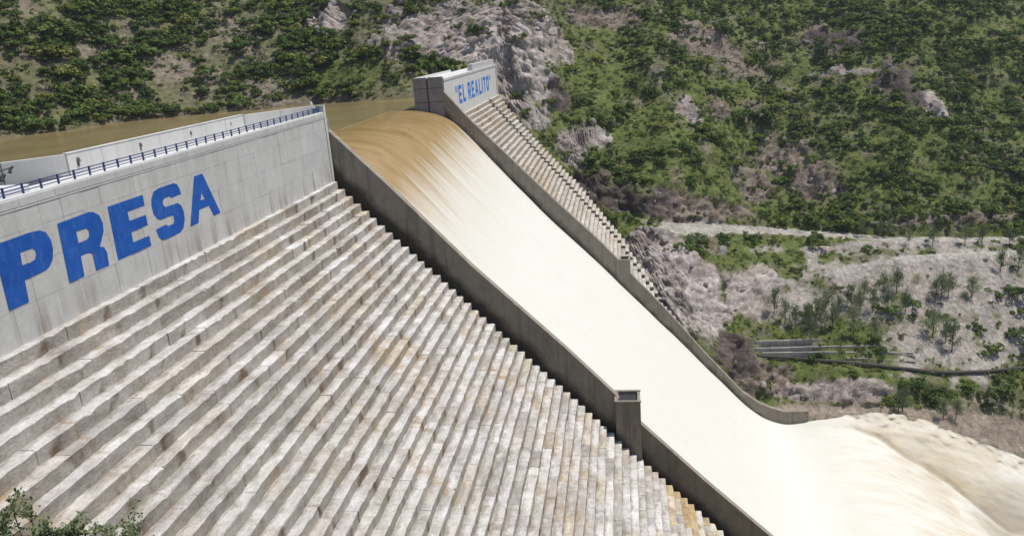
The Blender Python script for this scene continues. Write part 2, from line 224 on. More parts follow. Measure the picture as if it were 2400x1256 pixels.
# ------------------------------------------------------------------ materials
M_wall = concrete('wall_concrete', (.505, .493, .475), .14, .3, (.31, .255, .19), .05)
def add_stain(m, z0, z1, col, amount, freq):
    t = m.node_tree; b = t.nodes['Principled BSDF']; src = b.inputs['Base Color'].links[0].from_socket
    g = t.nodes.new('ShaderNodeNewGeometry'); mp = t.nodes.new('ShaderNodeMapping'); mp.inputs['Scale'].default_value = (freq, freq, .12); t.links.new(g.outputs['Position'], mp.inputs[0])
    n = t.nodes.new('ShaderNodeTexNoise'); n.inputs['Scale'].default_value = 1; n.inputs['Detail'].default_value = 5; t.links.new(mp.outputs[0], n.inputs['Vector'])
    r = t.nodes.new('ShaderNodeValToRGB'); r.color_ramp.elements[0].position = .5; r.color_ramp.elements[1].position = .66; t.links.new(n.outputs[0], r.inputs[0])
    sp = t.nodes.new('ShaderNodeSeparateXYZ'); t.links.new(g.outputs['Position'], sp.inputs[0]); mr = t.nodes.new('ShaderNodeMapRange'); mr.inputs[1].default_value = z0; mr.inputs[2].default_value = z1; mr.inputs[3].default_value = amount; mr.inputs[4].default_value = 0; t.links.new(sp.outputs[2], mr.inputs[0])
    mu = t.nodes.new('ShaderNodeMath'); mu.operation = 'MULTIPLY'; t.links.new(r.outputs[0], mu.inputs[0]); t.links.new(mr.outputs[0], mu.inputs[1])
    x = t.nodes.new('ShaderNodeMix'); x.data_type = 'RGBA'; t.links.new(mu.outputs[0], x.inputs[0]); t.links.new(src, x.inputs[6]); x.inputs[7].default_value = (*col, 1); t.links.new(x.outputs[2], b.inputs['Base Color'])
add_stain(M_wall, .2, 2.6, (.20, .15, .10), .6, 1.1)
add_stain(M_wall, 9.5, 5.0, (.30, .27, .23), .5, .8)
M_coping = concrete('coping_concrete', (.49, .475, .455), .12, .25, (.25, .22, .18), .05)
M_white = concrete('white_paint_and_sunlight', (.60, .60, .59), .08, .1)
M_parapet = concrete('parapet_concrete', (.55, .54, .52), .10, .25, (.28, .25, .2), .04)
M_train = concrete('training_wall_concrete', (.285, .25, .205), .22, .55, (.08, .067, .052), .10)
# dark ragged band along the foot of the side walls
_t = M_train.node_tree; _b = _t.nodes['Principled BSDF']; _l = _b.inputs['Base Color'].links[0].from_socket
def _mn(op, a, b):
    q = _t.nodes.new('ShaderNodeMath'); q.operation = op
    for i, v in enumerate((a, b)):
        if isinstance(v, (int, float)): q.inputs[i].default_value = v
        else: _t.links.new(v, q.inputs[i])
    return q.outputs[0]
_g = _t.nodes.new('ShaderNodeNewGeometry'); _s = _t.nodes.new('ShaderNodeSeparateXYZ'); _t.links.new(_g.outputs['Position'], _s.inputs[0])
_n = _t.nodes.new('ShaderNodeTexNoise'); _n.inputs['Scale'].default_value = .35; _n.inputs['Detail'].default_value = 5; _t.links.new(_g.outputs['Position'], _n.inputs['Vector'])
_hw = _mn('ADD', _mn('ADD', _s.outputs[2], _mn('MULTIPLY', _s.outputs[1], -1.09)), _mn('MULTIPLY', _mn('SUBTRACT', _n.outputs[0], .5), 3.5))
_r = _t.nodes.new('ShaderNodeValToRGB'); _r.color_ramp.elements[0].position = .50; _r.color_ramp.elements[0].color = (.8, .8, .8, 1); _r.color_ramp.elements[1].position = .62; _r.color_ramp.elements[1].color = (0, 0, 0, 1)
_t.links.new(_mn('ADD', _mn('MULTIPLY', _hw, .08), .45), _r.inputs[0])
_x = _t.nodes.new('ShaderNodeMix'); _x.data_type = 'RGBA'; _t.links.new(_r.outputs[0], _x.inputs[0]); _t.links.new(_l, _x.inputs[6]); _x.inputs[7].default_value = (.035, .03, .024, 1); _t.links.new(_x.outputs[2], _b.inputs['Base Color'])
M_deck = concrete('deck_concrete', (.62, .61, .58), .1, 0)
M_far = concrete('far_wall_concrete', (.56, .545, .52), .08, .15, (.3, .27, .22))
M_pier = concrete('pier_concrete', (.27, .26, .27), .2, .4, (.12, .11, .11), .1)
k = NM('blue_letter_paint', .75, .2)
c = k.ramp(k.noise(.7, detail=6, rough=.7), [(.3, (.008, .068, .31)), (.7, (.016, .105, .42))])
c = k.mix(k.ramp(k.noise(2.2, k.pos((1, 1, .12)), 5), [(.55, 0.), (.85, .35)]), c, (.02, .06, .2)); c = k.mix(k.ramp(k.noise(3.0, k.pos((1, 1, .35)), 7, .75), [(.52, 0.), (.75, .32)]), c, (.22, .28, .40)); k.col(c); M_blue = k.m
M_blue_far = NM('pale_blue_letter_paint', .8, .2).col((.035, .16, .50)).m
M_rail = NM('navy_rail_paint', .45, .4).col((.035, .058, .17)).m
M_dark = NM('dark_metal_and_shade', .6, .4).col((.03, .03, .032)).m
M_lamp = NM('lamp_housing', .6, .4).col((.10, .10, .085)).m
M_pipe = concrete('pipe_steel', (.075, .065, .06), .3, .3)
M_kerb = concrete('kerb_stone', (.40, .375, .345), .3, .4, (.15, .12, .1), .25)

# stepped face: tint per cast block comes from the mesh, dirt, lichen and drips from noise
k = NM('step_concrete', .92, .15)
at = k.n('Attribute', attribute_name='tint').outputs['Color']
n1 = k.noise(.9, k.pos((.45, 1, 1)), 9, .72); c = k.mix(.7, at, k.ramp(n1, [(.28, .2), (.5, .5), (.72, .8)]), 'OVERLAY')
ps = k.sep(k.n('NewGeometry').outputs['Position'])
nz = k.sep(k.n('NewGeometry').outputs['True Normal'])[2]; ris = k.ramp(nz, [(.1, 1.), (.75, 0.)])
# risers are toned darker than the flat treads
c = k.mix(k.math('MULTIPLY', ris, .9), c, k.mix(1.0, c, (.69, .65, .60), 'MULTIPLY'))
n2 = k.noise(1.0, k.pos((.8, .5, .45)), 7, .72); c = k.mix(k.ramp(n2, [(.52, 0.), (.72, .6)]), c, (.235, .195, .15))
# grit and leaf litter gathered in the inner corner of each tread
fr_ = k.math('FRACT', k.math('DIVIDE', k.math('MULTIPLY', ps[1], -1.0), .8575)); lit = k.math('ADD', fr_, k.math('MULTIPLY', k.math('SUBTRACT', k.noise(1.0, k.pos((.5, .3, .3)), 6, .7), .5), 2.4))
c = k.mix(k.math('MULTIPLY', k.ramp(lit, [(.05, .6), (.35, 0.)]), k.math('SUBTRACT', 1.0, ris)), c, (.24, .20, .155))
yl = k.noise(.35, k.pos((.35, 1, 1)), 5, .65); c = k.mix(k.ramp(yl, [(.60, 0.), (.76, .4)]), c, (.50, .42, .28))
# dark drips below the contraction joints
jx = k.math('ADD', ps[0], k.math('MULTIPLY', k.math('SUBTRACT', k.noise(.12, detail=4), .5), 9.0))
jd = k.math('ABSOLUTE', k.math('SUBTRACT', k.math('FRACT', k.math('DIVIDE', jx, 5.2)), .5))
jm = k.math('MULTIPLY', k.ramp(k.math('ADD', jd, k.math('MULTIPLY', k.math('SUBTRACT', k.noise(1.6, detail=4), .5), .10)), [(.03, 1.), (.10, 0.)]), k.ramp(k.noise(.3, detail=4), [(.44, 0.), (.58, 1.)]))
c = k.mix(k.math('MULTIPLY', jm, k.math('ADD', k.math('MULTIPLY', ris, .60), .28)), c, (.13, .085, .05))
n3 = k.noise(.16, k.pos((1, .55, .55)), 4, .6); n4 = k.noise(1.9, detail=5)
rust = k.math('MULTIPLY', k.ramp(n3, [(.52, 0.), (.66, 1.)]), k.ramp(n4, [(.42, 0.), (.62, .75)])); c = k.mix(rust, c, (.36, .24, .10))
rn = k.noise(1.0, k.pos((1.5, .10, .10)), 5, .6); c = k.mix(k.math('MULTIPLY', k.ramp(rn, [(.58, 0.), (.74, .7)]), k.ramp(k.noise(.09, detail=2), [(.42, .2), (.6, 1.)])), c, (.27, .18, .095))
n5 = k.noise(7, k.pos((.6, 1, 1)), 6, .85); c = k.mix(.75, c, k.ramp(n5, [(.3, .15), (.7, .85)]), 'SOFT_LIGHT')
k.col(c); k.bump(k.noise(4, k.pos((.5, 1, 1)), 8, .8), .8, .12); M_step = k.m

# water
k = NM('reservoir_water', .22, .35)
v = k.noise(.12, k.pos((.5, 1.0, 1)), 5, .6)
k.col(k.ramp(v, [(.3, (.185, .142, .062)), (.72, (.255, .20, .098))])); k.bump(k.noise(2.2, k.pos((.7, 1, 1)), 5, .6), .22, .08); M_res = k.m
k = NM('spillway_water', .35, .3)
pos = k.n('NewGeometry').outputs['Position']; sx = k.sep(pos); dn = k.math('MULTIPLY', sx[1], -1.0)
st = k.noise(1.0, k.pos((.55, .05, .05)), 6, .62); st2 = k.noise(1.0, k.pos((2.2, .10, .10)), 5, .65)
q = k.math('ADD', dn, k.math('MULTIPLY', k.math('SUBTRACT', st, .5), 9.0)); q = k.math('ADD', q, k.math('MULTIPLY', k.math('SUBTRACT', st2, .5), 6.0))
q = k.math('ADD', q, k.math('MULTIPLY', k.math('SUBTRACT', sx[0], 35.0), .05))
fo = k.ramp(k.math('DIVIDE', q, 40.0), [(.05, 0.), (.135, .5), (.22, .84), (.40, 1.)])
br = k.ramp(k.noise(1.0, k.pos((.30, .09, .09)), 5, .6), [(.3, (.27, .17, .054)), (.55, (.38, .255, .112)), (.75, (.30, .20, .07))])
foam = k.ramp(k.math('ADD', k.math('MULTIPLY', st2, .5), k.math('MULTIPLY', k.noise(.25, detail=6, rough=.6), .5)), [(.3, (.625, .61, .545)), (.6, (.65, .64, .58))])
far = k.ramp(k.math('DIVIDE', dn, 110.0), [(.60, 0.), (.74, 1.)]); tan = k.ramp(k.noise(1.0, k.pos((.5, .10, .22)), 7, .7), [(.40, (.655, .64, .575)), (.66, (.53, .45, .325))])
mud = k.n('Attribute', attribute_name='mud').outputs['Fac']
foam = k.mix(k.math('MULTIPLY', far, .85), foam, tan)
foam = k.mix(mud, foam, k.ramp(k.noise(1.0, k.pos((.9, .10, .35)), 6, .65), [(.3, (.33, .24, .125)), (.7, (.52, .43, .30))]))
k.col(k.mix(fo, br, foam)); k.l(k.ramp(fo, [(0, .10), (.6, .6), (1, .75)]), k.b.inputs['Roughness'])
hb = k.math('ADD', k.noise(1.0, k.pos((1.4, .12, .12)), 6, .65), k.math('MULTIPLY', k.noise(1.0, k.pos((.8, .25, .4)), 6, .6), k.math('MULTIPLY', far, .6)))
k.bump(hb, .22, .2); M_spill = k.m

# ground: albedo per vertex, fine variation and relief in the shader
k = NM('hill_ground', .95, .1)
at = k.n('Attribute', attribute_name='albedo').outputs['Color']
c = k.mix(.8, at, k.ramp(k.noise(.9, detail=8, rough=.75), [(.28, .15), (.72, .85)]), 'OVERLAY')
c = k.mix(.6, c, k.ramp(k.noise(4.5, detail=5, rough=.8), [(.3, .15), (.7, .85)]), 'SOFT_LIGHT')
k.col(c)
vo = k.n('TexVoronoi'); vo.feature = 'F1'; vo.inputs['Scale'].default_value = .55; k.l(k.pos((1, 1, 1.4)), vo.inputs['Vector'])
hh = k.math('ADD', k.math('MULTIPLY', vo.outputs['Distance'], .7), k.noise(1.3, detail=9, rough=.75))
k.bump(hh, .9, .7); M_ground = k.m
M_rock = concrete('boulder_rock', (.30, .27, .255), .4, .3, (.13, .10, .09), .25)

# ------------------------------------------------------------------ hillside terrain (lofted between real feature lines)
cs = np.arange(-1500, 3801, 5.0); NR = 15
Gd = np.zeros((len(cs), NR, 3))
for r in range(NR):
    for q in range(3): Gd[:, r, q] = np.interp(cs, US, T[:, r, q])
wk = np.exp(-.5*(np.arange(-12, 13)/4.0)**2); wk /= wk.sum()
pad = np.pad(Gd, ((12, 12), (0, 0), (0, 0)), mode='edge'); Gd = sum(pad[i:i+len(cs)]*wk[i] for i in range(25))
cnt = [5]+[12]*8+[14, 64, 62, 24, 10]
rows = np.concatenate([r+np.arange(n)/n for r, n in enumerate(cnt)]+[[14.0]])
keep = np.concatenate([np.arange(0, 220, 6), np.arange(220, 860), np.arange(860, len(cs), 6)])
cc = cs[keep]; Gk = Gd[keep]
ri = np.clip(np.floor(rows).astype(int), 0, 13); rf = rows-ri
V = Gk[:, ri]*(1-rf)[None, :, None]+Gk[:, ri+1]*rf[None, :, None]
for _ in range(2): V[:, 1:-1] = .25*V[:, :-2]+.5*V[:, 1:-1]+.25*V[:, 2:]     # soften the creases
V[..., 1] *= -1
CG, RG = np.meshgrid(cc, rows, indexing='ij')
def nrm(V):
    a = np.gradient(V, axis=0); b = np.gradient(V, axis=1); n = np.cross(a, b); n /= np.linalg.norm(n, axis=-1, keepdims=True)+1e-9
    return n*np.sign(n[..., 2:3]+1e-9)
mask = {q: np.zeros(CG.shape) for q in 'rpmdgsvb'}
wob = (fbm(V/9.0, 4)-.5)*1.5+(fbm(V/2.6+40, 3)-.5)*.9
slope_u = Vector((.28, 0, .96)).normalized(); slope_r = Vector((.15, -.99, 0)).normalized(); slope_f = slope_r.cross(slope_u)
for (px_, pd_, pz_, rx_, ry_, kd) in PATCH:
    q = V-np.array(P(px_, pd_, pz_)); e = np.sqrt((q@np.array(slope_r)/rx_)**2+(q@np.array(slope_u)/ry_)**2)+np.abs(q@np.array(slope_f))*.012+wob
    mask[kd] = np.maximum(mask[kd], 1-sstep(.75, 1.12, e))
# roads: pale graded strips that follow the benches
road = ((RG > 8.0) & (RG < 8.95)) * sstep(1480, 1560, CG); road = np.maximum(road, (sstep(5.9, 6.0, RG)*(1-sstep(6.6, 7.0, RG)))*sstep(1860, 1960, CG))
bench = (sstep(1.0, 1.15, RG)*(1-sstep(1.85, 2.0, RG)))*sstep(1800, 1860, CG)
rockn = sstep(.64, .72, fbm(V/9.0+7, 4))*((RG > 1.5) & (RG < 13.5))
rockn = rockn*(1-sstep(2050, 2250, CG)*.6)
mask['m'] = np.maximum(mask['m'], .65*rockn*(CG > 1250)); mask['s'] = np.maximum(mask['s'], .8*rockn*(CG <= 1250))
rockm = np.clip(mask['r']+mask['p']+mask['m']+mask['d'], 0, 1)
flat = np.clip(road+bench+.6*mask['v'], 0, 1)
fade = sstep(1.0, 1.6, RG)*np.where(CG > 1800, sstep(1.2, 2.2, RG), 1)
N = nrm(V)
disp = (fbm(V/24.0, 3)-.5)*7*sstep(1.3, 3.0, RG)*(1-.85*sstep(1480, 1560, CG)*(1-sstep(9.6, 10.6, RG)))
disp += (ridge(V/8.0, 4)-.62)*(1.0+4.2*rockm)*(1-.9*flat)+(fbm(V/2.4, 4)-.5)*(.8+1.6*rockm)*(1-.75*flat)
# broken rock: tilted plates of two sizes with open cracks between them
rm = np.clip(rockm*1.2, 0, 1)*(1-flat); ck1, cr1, of1 = worley(V/np.array([4.6, 4.0, 2.6])+fbm(V/3.0, 2)[..., None]*.8); ck2, cr2, of2 = worley(V/np.array([1.7, 1.5, 1.0])+33)
plate = (ck1-.5)*2.2+of1[..., 0]*1.2*(ck1-.4)+of1[..., 1]*(ck2*.2-.3)+(ck2-.5)*.8-1.1*(1-sstep(0, .16, cr1))-.4*(1-sstep(0, .18, cr2))
disp += plate*rm*.36
V = V+N*(disp*fade)[..., None]
# albedo
soil = np.array([.25, .215, .16]); grass = np.array([.125, .148, .045])
zone = sstep(1150, 1350, CG)
gn = fbm(V/6.0+3, 4)
base = soil*(1-.25*zone[..., None])*(.75+.5*gn[..., None])
gmix = np.clip(sstep(.34, .56, gn)*(.40+.35*zone)+.5*zone+mask['g']*.85, 0, 1)
base = base*(1-(1-zone)[..., None]*np.array([.28, .24, .36]))
A = base*(1-gmix[..., None])+grass*(.75+.5*fbm(V/3.0, 3)[..., None])*gmix[..., None]
fr = fbm(V/3.5+21, 5)[..., None]; rd = ridge(V/3.0, 4)[..., None]
crk = (.72+.28*sstep(0, .14, cr1)*(.6+.4*sstep(0, .2, cr2)))[..., None]; tone = (.8+.25*ck1+.2*ck2)[..., None]
def lay(A, mk, lo, hi, rocky=False):
    c_ = (np.array(lo)*(1-fr)+np.array(hi)*fr)*((tone*crk) if rocky else (.6+.55*rd))
    return A*(1-mk[..., None])+c_*mk[..., None]
A = lay(A, mask['s']*.7, (.20, .155, .125), (.38, .32, .27))
A = lay(A, mask['m']*.88, (.13, .095, .08), (.37, .295, .26), True)
A = lay(A, mask['r']*.88, (.25, .20, .185), (.54, .47, .44), True)
A = lay(A, mask['p']*.92, (.34, .285, .265), (.60, .535, .50), True)
A = lay(A, mask['d']*.9, (.07, .052, .052), (.18, .14, .138), True)
A = lay(A, mask['v']*sstep(.24, .36, fbm(V/5.0+60, 4)), (.29, .255, .225), (.47, .42, .375))
A = lay(A, np.clip(bench*.9+mask['b']*.7, 0, 1), (.22, .18, .14), (.38, .32, .26))
A = lay(A, road*.85, (.34, .31, .275), (.54, .50, .455))
shoreb = (1-sstep(2.9, 4.2, V[..., 2]))*(CG < 1100)*.7
A = lay(A, shoreb, (.12, .10, .06), (.24, .19, .12))
nc, nr_ = CG.shape; idx = np.arange(nc*nr_).reshape(nc, nr_)
Q = np.stack([idx[:-1, :-1], idx[1:, :-1], idx[1:, 1:], idx[:-1, 1:]], -1).reshape(-1, 4)
me = fast_mesh('hillside', V.reshape(-1, 3), Q, M_ground)
ca = me.color_attributes.new('albedo', 'FLOAT_COLOR', 'POINT')
ca.data.foreach_set('color', np.concatenate([A.reshape(-1, 3), np.ones((nc*nr_, 1))], 1).astype(np.float32).ravel())
tag(obj('hillside_terrain', me), 'scrubby rocky hillside rising behind the dam and reservoir', kind='structure')
HV = V; HN = nrm(V)
def hpt(c, r):
    i = np.interp(c, cc, np.arange(nc)); j = np.interp(r, rows, np.arange(nr_)); i0 = min(int(i), nc-2); j0 = min(int(j), nr_-2); a, b = i-i0, j-j0
    return (HV[i0, j0]*(1-a)*(1-b)+HV[i0+1, j0]*a*(1-b)+HV[i0, j0+1]*(1-a)*b+HV[i0+1, j0+1]*a*b)
def zsnap(x, dn):
    k = np.argmin((HV[..., 0]-x)**2+(HV[..., 1]+dn)**2); return HV.reshape(-1, 3)[k, 2]

# near (left) abutment slope, under the viewpoint
dl = np.array([-300, -120, -40, -12, -7, 0, 8, 14.5, 23, 33.5, 45, 55, 70, 110, 200.])
xc = np.array([-70, -70, -68, -68, -67, -66, -62, -52, -39, -24, -9, -2, 2, 4, 0.])
zc = np.array([-8, -8, -8, -4, 7.2, .2, -8.2, -15, -24, -35, -47, -58, -72, -74, -74.])
fd = np.linspace(-300, 200, 260); X1 = np.interp(fd, dl, xc); Z1 = np.interp(fd, dl, zc)
secs = [(X1+5, Z1-6), (X1, Z1), (np.minimum(X1-8, -72), None), (np.full_like(fd, -85.), np.full_like(fd, 12.4)), (np.full_like(fd, -105.), np.full_like(fd, 20.)), (np.full_like(fd, -170.), np.full_like(fd, 60.)), (np.full_like(fd, -330.), np.full_like(fd, 120.))]
tt = (secs[2][0]-X1)/(-85-X1); secs[2] = (secs[2][0], Z1+(12.4-Z1)*tt)
S = np.stack([np.stack([a, -fd, b], -1) for a, b in secs], 1)
rr = np.concatenate([i+np.arange(12)/12 for i in range(6)]+[[6.0]]); r0 = np.clip(np.floor(rr).astype(int), 0, 5); f0 = rr-r0
LV = S[:, r0]*(1-f0)[None, :, None]+S[:, r0+1]*f0[None, :, None]
LV[..., 2] += (fbm(LV/6.0, 4)-.62)*1.2*sstep(.9, 1.6, rr)[None, :]
n1_, n2_ = LV.shape[:2]; idx = np.arange(n1_*n2_).reshape(n1_, n2_)
Q = np.stack([idx[:-1, :-1], idx[:-1, 1:], idx[1:, 1:], idx[1:, :-1]], -1).reshape(-1, 4)
me = fast_mesh('abutment', LV.reshape(-1, 3), Q, M_ground)
g = fbm(LV/3.0, 4)[..., None]; LA = np.array([.16, .14, .10])*(1-g)+np.array([.12, .13, .05])*g
ca = me.color_attributes.new('albedo', 'FLOAT_COLOR', 'POINT'); ca.data.foreach_set('color', np.concatenate([LA.reshape(-1, 3), np.ones((n1_*n2_, 1))], 1).astype(np.float32).ravel())
tag(obj('abutment_terrain', me), 'near abutment slope below the viewpoint', kind='structure')
# valley floor sheet, reaching far beyond the view
fl = mesh('valley_floor', [P(-400, -600, -80), P(700, -600, -80), P(700, 680, -80), P(-400, 680, -80)], [(0, 1, 2, 3)], M_ground)
ca = fl.color_attributes.new('albedo', 'FLOAT_COLOR', 'POINT'); ca.data.foreach_set('color', [.2, .17, .13, 1]*4)
tag(obj('valley_floor', fl), 'river valley floor', kind='structure')

# ------------------------------------------------------------------ water
WL = 2.75
rv = [P(-72, -11, WL), P(-.2, -11, WL), P(63.2, -11, WL), P(150, -11, WL), P(150, -420, WL), P(-72, -420, WL), P(-72, -6.4, WL), P(-.2, -6.4, WL), P(63.2, -6.4, WL), P(150, -6.4, WL)]
tag(obj('reservoir_water', mesh('reservoir_water', rv, [(5, 4, 3, 2, 1, 0), (0, 1, 7, 6), (2, 3, 9, 8)], M_res)), 'muddy brown reservoir behind the dam crest', kind='structure')
prof = np.array([(-11, 2.75), (-9, 2.73), (-7, 2.62), (-5.5, 2.42), (-4.16, 2.14), (-2.5, 1.72), (-.86, 1.1), (.4, .35), (1.47, -.55), (3.74, -3.0), (7.5, -7.4), (11.4, -12.0), (19.2, -20.7), (27.2, -29.0), (32, -34.1), (35.3, -37.6), (43.5, -46.7), (51.85, -56.0), (56, -60.4), (58.6, -62.5), (60.5, -63.6), (62.85, -64.4), (65, -64.5), (67, -64.2)])
pf = np.array([(67, -64.2), (69.5, -63.75), (72.7, -63.3), (76.5, -62.75), (80.9, -62.5), (85, -62.7), (88.9, -63.5), (93, -65.3), (97, -67.0), (103.6, -69.9), (109, -72.6), (118, -77.5), (128, -84)])
pn = np.array([(67, -64.2), (70, -63.8), (73, -63.8), (76, -64.4), (79, -65.4), (82, -66.8), (88.6, -70.8), (94.7, -75.2), (102, -81), (110, -87), (128, -102)])
ds = np.concatenate([np.linspace(-11, 5, 54), np.linspace(5.4, 67, 130), np.linspace(67.4, 126, 190)])
xs = np.concatenate([np.linspace(1.75, 45, 90), np.linspace(45.3, 63.3, 80)])
def smooth_prof(pr, x):
    return sum(np.interp(x+o, pr[:, 0], pr[:, 1])*q for o, q in ((-1.2, .15), (-.6, .2), (0, .3), (.6, .2), (1.2, .15)))
full_f = np.concatenate([prof, pf[1:]]); full_n = np.concatenate([prof, pn[1:]])
zf = smooth_prof(full_f, ds); zn = smooth_prof(full_n, ds)
XX, DD = np.meshgrid(xs, ds, indexing='ij')
lipw = sstep(67, 80, DD); edge = 60.0+.6*np.sin(DD*.5)+(fbm(np.stack([DD/4, DD*0, DD*0], -1), 3)-.5)*2.5-.43*np.clip(DD-74, 0, 60)
bl = np.clip((XX-edge)/(63.5-edge), 0, 1)**.8*sstep(0, 1.5, XX-edge)
ZZ = zn[None]*(1-bl)+zf[None]*bl
ZZ = ZZ+1.3*np.exp(-((XX-edge+2.2)/2.4)**2)*sstep(73, 88, DD)
pn3 = np.stack([XX, DD, ZZ], -1)
ZZ = ZZ+(fbm(pn3/np.array([3.2, 9.0, 9.0]), 4)-.5)*(.10+.35*sstep(2, 12, DD)+.7*lipw)+(fbm(pn3/np.array([1.6, 5.0, 3.0]), 4)-.5)*.45*lipw*sstep(70, 95, DD)
# spreading spray fringe past the lip on the far side
XX = XX+lipw*sstep(56, 63.3, XX)*((fbm(pn3/2.0+5, 3)-.5)*3.0+.02*(DD-67))
ZZ -= sstep(-5, 0, DD)*(1-sstep(20, 34, DD))*.25*(1-sstep(1.2, 3, XX))
top = np.stack([XX, -DD, ZZ], -1); top[..., 2] = np.maximum(top[..., 2], -79.7); bot = top.copy(); bot[..., 2] = np.maximum(bot[..., 2]-(1.2+24*sstep(72, 98, DD)), -80.4)
na, nb = XX.shape; i1 = np.arange(na*nb).reshape(na, nb); i2 = i1+na*nb
def qd(i): return np.stack([i[:-1, :-1], i[:-1, 1:], i[1:, 1:], i[1:, :-1]], -1).reshape(-1, 4)
def side(a, b): return np.stack([a[:-1], a[1:], b[1:], b[:-1]], -1)
QQ = np.concatenate([qd(i1), qd(i2)[:, ::-1], side(i1[0], i2[0]), side(i2[-1], i1[-1]), side(i2[:, 0], i1[:, 0]), side(i1[:, -1], i2[:, -1])])
mud_shade_m = np.exp(-(np.maximum(bl-.12, 0)/.45)**2)*sstep(0, 1.5, XX-edge)*sstep(70, 80, DD)*(.5+.55*fbm(pn3/np.array([2.0, 12.0, 4.0])+9, 4))  # shading of the strip's near face and fold painted into the muddy tan
mud_shade_m = np.maximum(mud_shade_m, .35*sstep(.52, .68, fbm(pn3/np.array([9.0, 14.0, 5.0])+3, 4))*sstep(72, 90, DD))
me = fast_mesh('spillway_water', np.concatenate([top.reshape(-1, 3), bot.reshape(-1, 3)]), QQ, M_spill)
at = me.attributes.new('mud', 'FLOAT', 'POINT'); at.data.foreach_set('value', np.tile(np.clip(mud_shade_m, 0, 1).ravel(), 2).astype(np.float32))
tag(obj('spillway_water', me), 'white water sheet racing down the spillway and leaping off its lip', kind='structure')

# torn droplets thrown off the leaping sheet
nd = 1200; R_ = np.random.default_rng(77); di = R_.integers(na-9, na, nd); dj = np.clip(205+(R_.random(nd)**.6*165).astype(int), 0, nb-1)
dp = top[di, dj]+R_.normal(size=(nd, 3))*np.array([.5, .5, .35])+np.array([0, 0, .25]); sz = R_.uniform(.02, .07, nd)[:, None, None]
tet = np.array([(1, 1, 1), (1, -1, -1), (-1, 1, -1), (-1, -1, 1)])*.6
dv = (dp[:, None]+tet[None]*sz).reshape(-1, 3); b_ = np.arange(nd)[:, None]*4
me = fast_mesh('spray', dv, np.concatenate([b_+np.array(f) for f in ((0, 1, 2), (0, 3, 1), (0, 2, 3), (1, 3, 2))]), NM('spray_drops', .6, .3).col((.78, .76, .70)).m, False)
tag(obj('water_spray', me), 'white spray drops torn off the leaping water', kind='stuff')

# ------------------------------------------------------------------ the dam
h, d, a_, H, WX = .9, .8575, .54, 7.92, 63.12
def step_mesh(k, x0, x1, seed, orange=0, plain=False):
    R = random.Random(seed*991+k); xs = [x0]
    while xs[-1] < x1-1.5:
        near = max(0, min(1, (-15-xs[-1])/35)) if not plain else 1
        xs.append(min(x1, xs[-1]+R.choice((1.6, 2.4, 3.0, 3.6, 4.8))*R.uniform(.85, 1.15)*(1+1.2*near)))
    xs[-1] = x1
    V = []; F = []; C = []
    ke = [R.uniform(-1, 1) for _ in range(400)]
    st = R.uniform(.94, 1.05)
    for s0, s1 in zip(xs[:-1], xs[1:]):
        near = max(0, min(1, (-15-s0)/35)) if not plain else 1
        of = R.uniform(-.02, .02); ot = R.uniform(-.02, .015)
        t = R.random()
        if t < .34: col = (.60, .585, .565)
        elif t < .58: col = (.51, .495, .48)
        elif t < .76: col = (.455, .43, .40)
        elif t < .88: col = (.36, .335, .305)
        elif t < .96: col = (.52, .465, .37)
        else: col = (.50, .45, .36)
        mid = (.46, .425, .37) if plain else (.51, .49, .465); col = tuple(q*(.7-.45*near)+m*(.3+.45*near) for q, m in zip(col, mid))
        if orange > 6 and s1 > x1-orange*R.random()*1.2: col = R.choice(((.48, .37, .22), (.50, .42, .28), (.56, .50, .39), (.60, .57, .51), (.45, .33, .18)))
        j = R.uniform(.95, 1.05)*st; col = tuple(min(.66, q*j) for q in col)
        n = max(1, int((s1-s0)/.5)); g = .002
        base = len(V)
        for i in range(n+1):
            x = s0+g+(s1-s0-2*g)*i/n; u = x*.45+k*7.7; iu = int(math.floor(u)); fu = u-iu; wv = ke[iu % 400]*(1-fu)+ke[(iu+1) % 400]*fu
            e = wv*.06+R.uniform(-.03, .03); e2 = R.uniform(-.025, .025); ch = R.uniform(.03, .10)+(R.uniform(.05, .16) if R.random() < .10 else 0)
            zt = -k*h+ot+e2; df = k*d+of+e
            V += [P(x, (k-1)*d-.35, zt+.01), P(x, df-ch, zt), P(x, df, zt-ch*.8), P(x, df+R.uniform(-.02, .02), -(k+1)*h-.12)]; C += [col]*4
        for i in range(n):
            b0 = base+i*4
            for q in range(3): F.append((b0+q, b0+q+1, b0+q+5, b0+q+4))
        for b0 in (base, base+n*4):
            F.append((b0, b0+1, b0+2, b0+3))
    me = mesh('step', V, F, M_step)
    ca = me.color_attributes.new('tint', 'FLOAT_COLOR', 'POINT'); ca.data.foreach_set('color', [q for c in C for q in (*c, 1.)])
    return me
root = tag(empty('stepped_dam_face'), 'broad stepped concrete dam face below the wall reading PRESA', 'dam')
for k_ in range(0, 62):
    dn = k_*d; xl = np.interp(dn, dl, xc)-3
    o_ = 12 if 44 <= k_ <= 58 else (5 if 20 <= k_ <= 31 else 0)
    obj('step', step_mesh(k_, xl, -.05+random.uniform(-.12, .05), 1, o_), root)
MB().prism([(-7, 7.3), (-.62, 7.3), (-.62, 0), (-1.6, -1.2), (52, -57.5), (52, -80), (-7, -80)], -75, 1.47).build('core', M_train, root)
root2 = tag(empty('stepped_dam_face'), 'narrow strip of concrete steps between the far spillway wall and the rock', 'dam')
XC_D = [0, 4, 10, 20, 26, 31, 34, 37.5, 41, 48.6, 60]; XC_X = [131, 124, 117, 113, 108, 104, 95, 86, 81, 75, 71]
GUT = [(0, 112.5), (10, 107), (20, 102.5), (31, 95), (40, 76)]
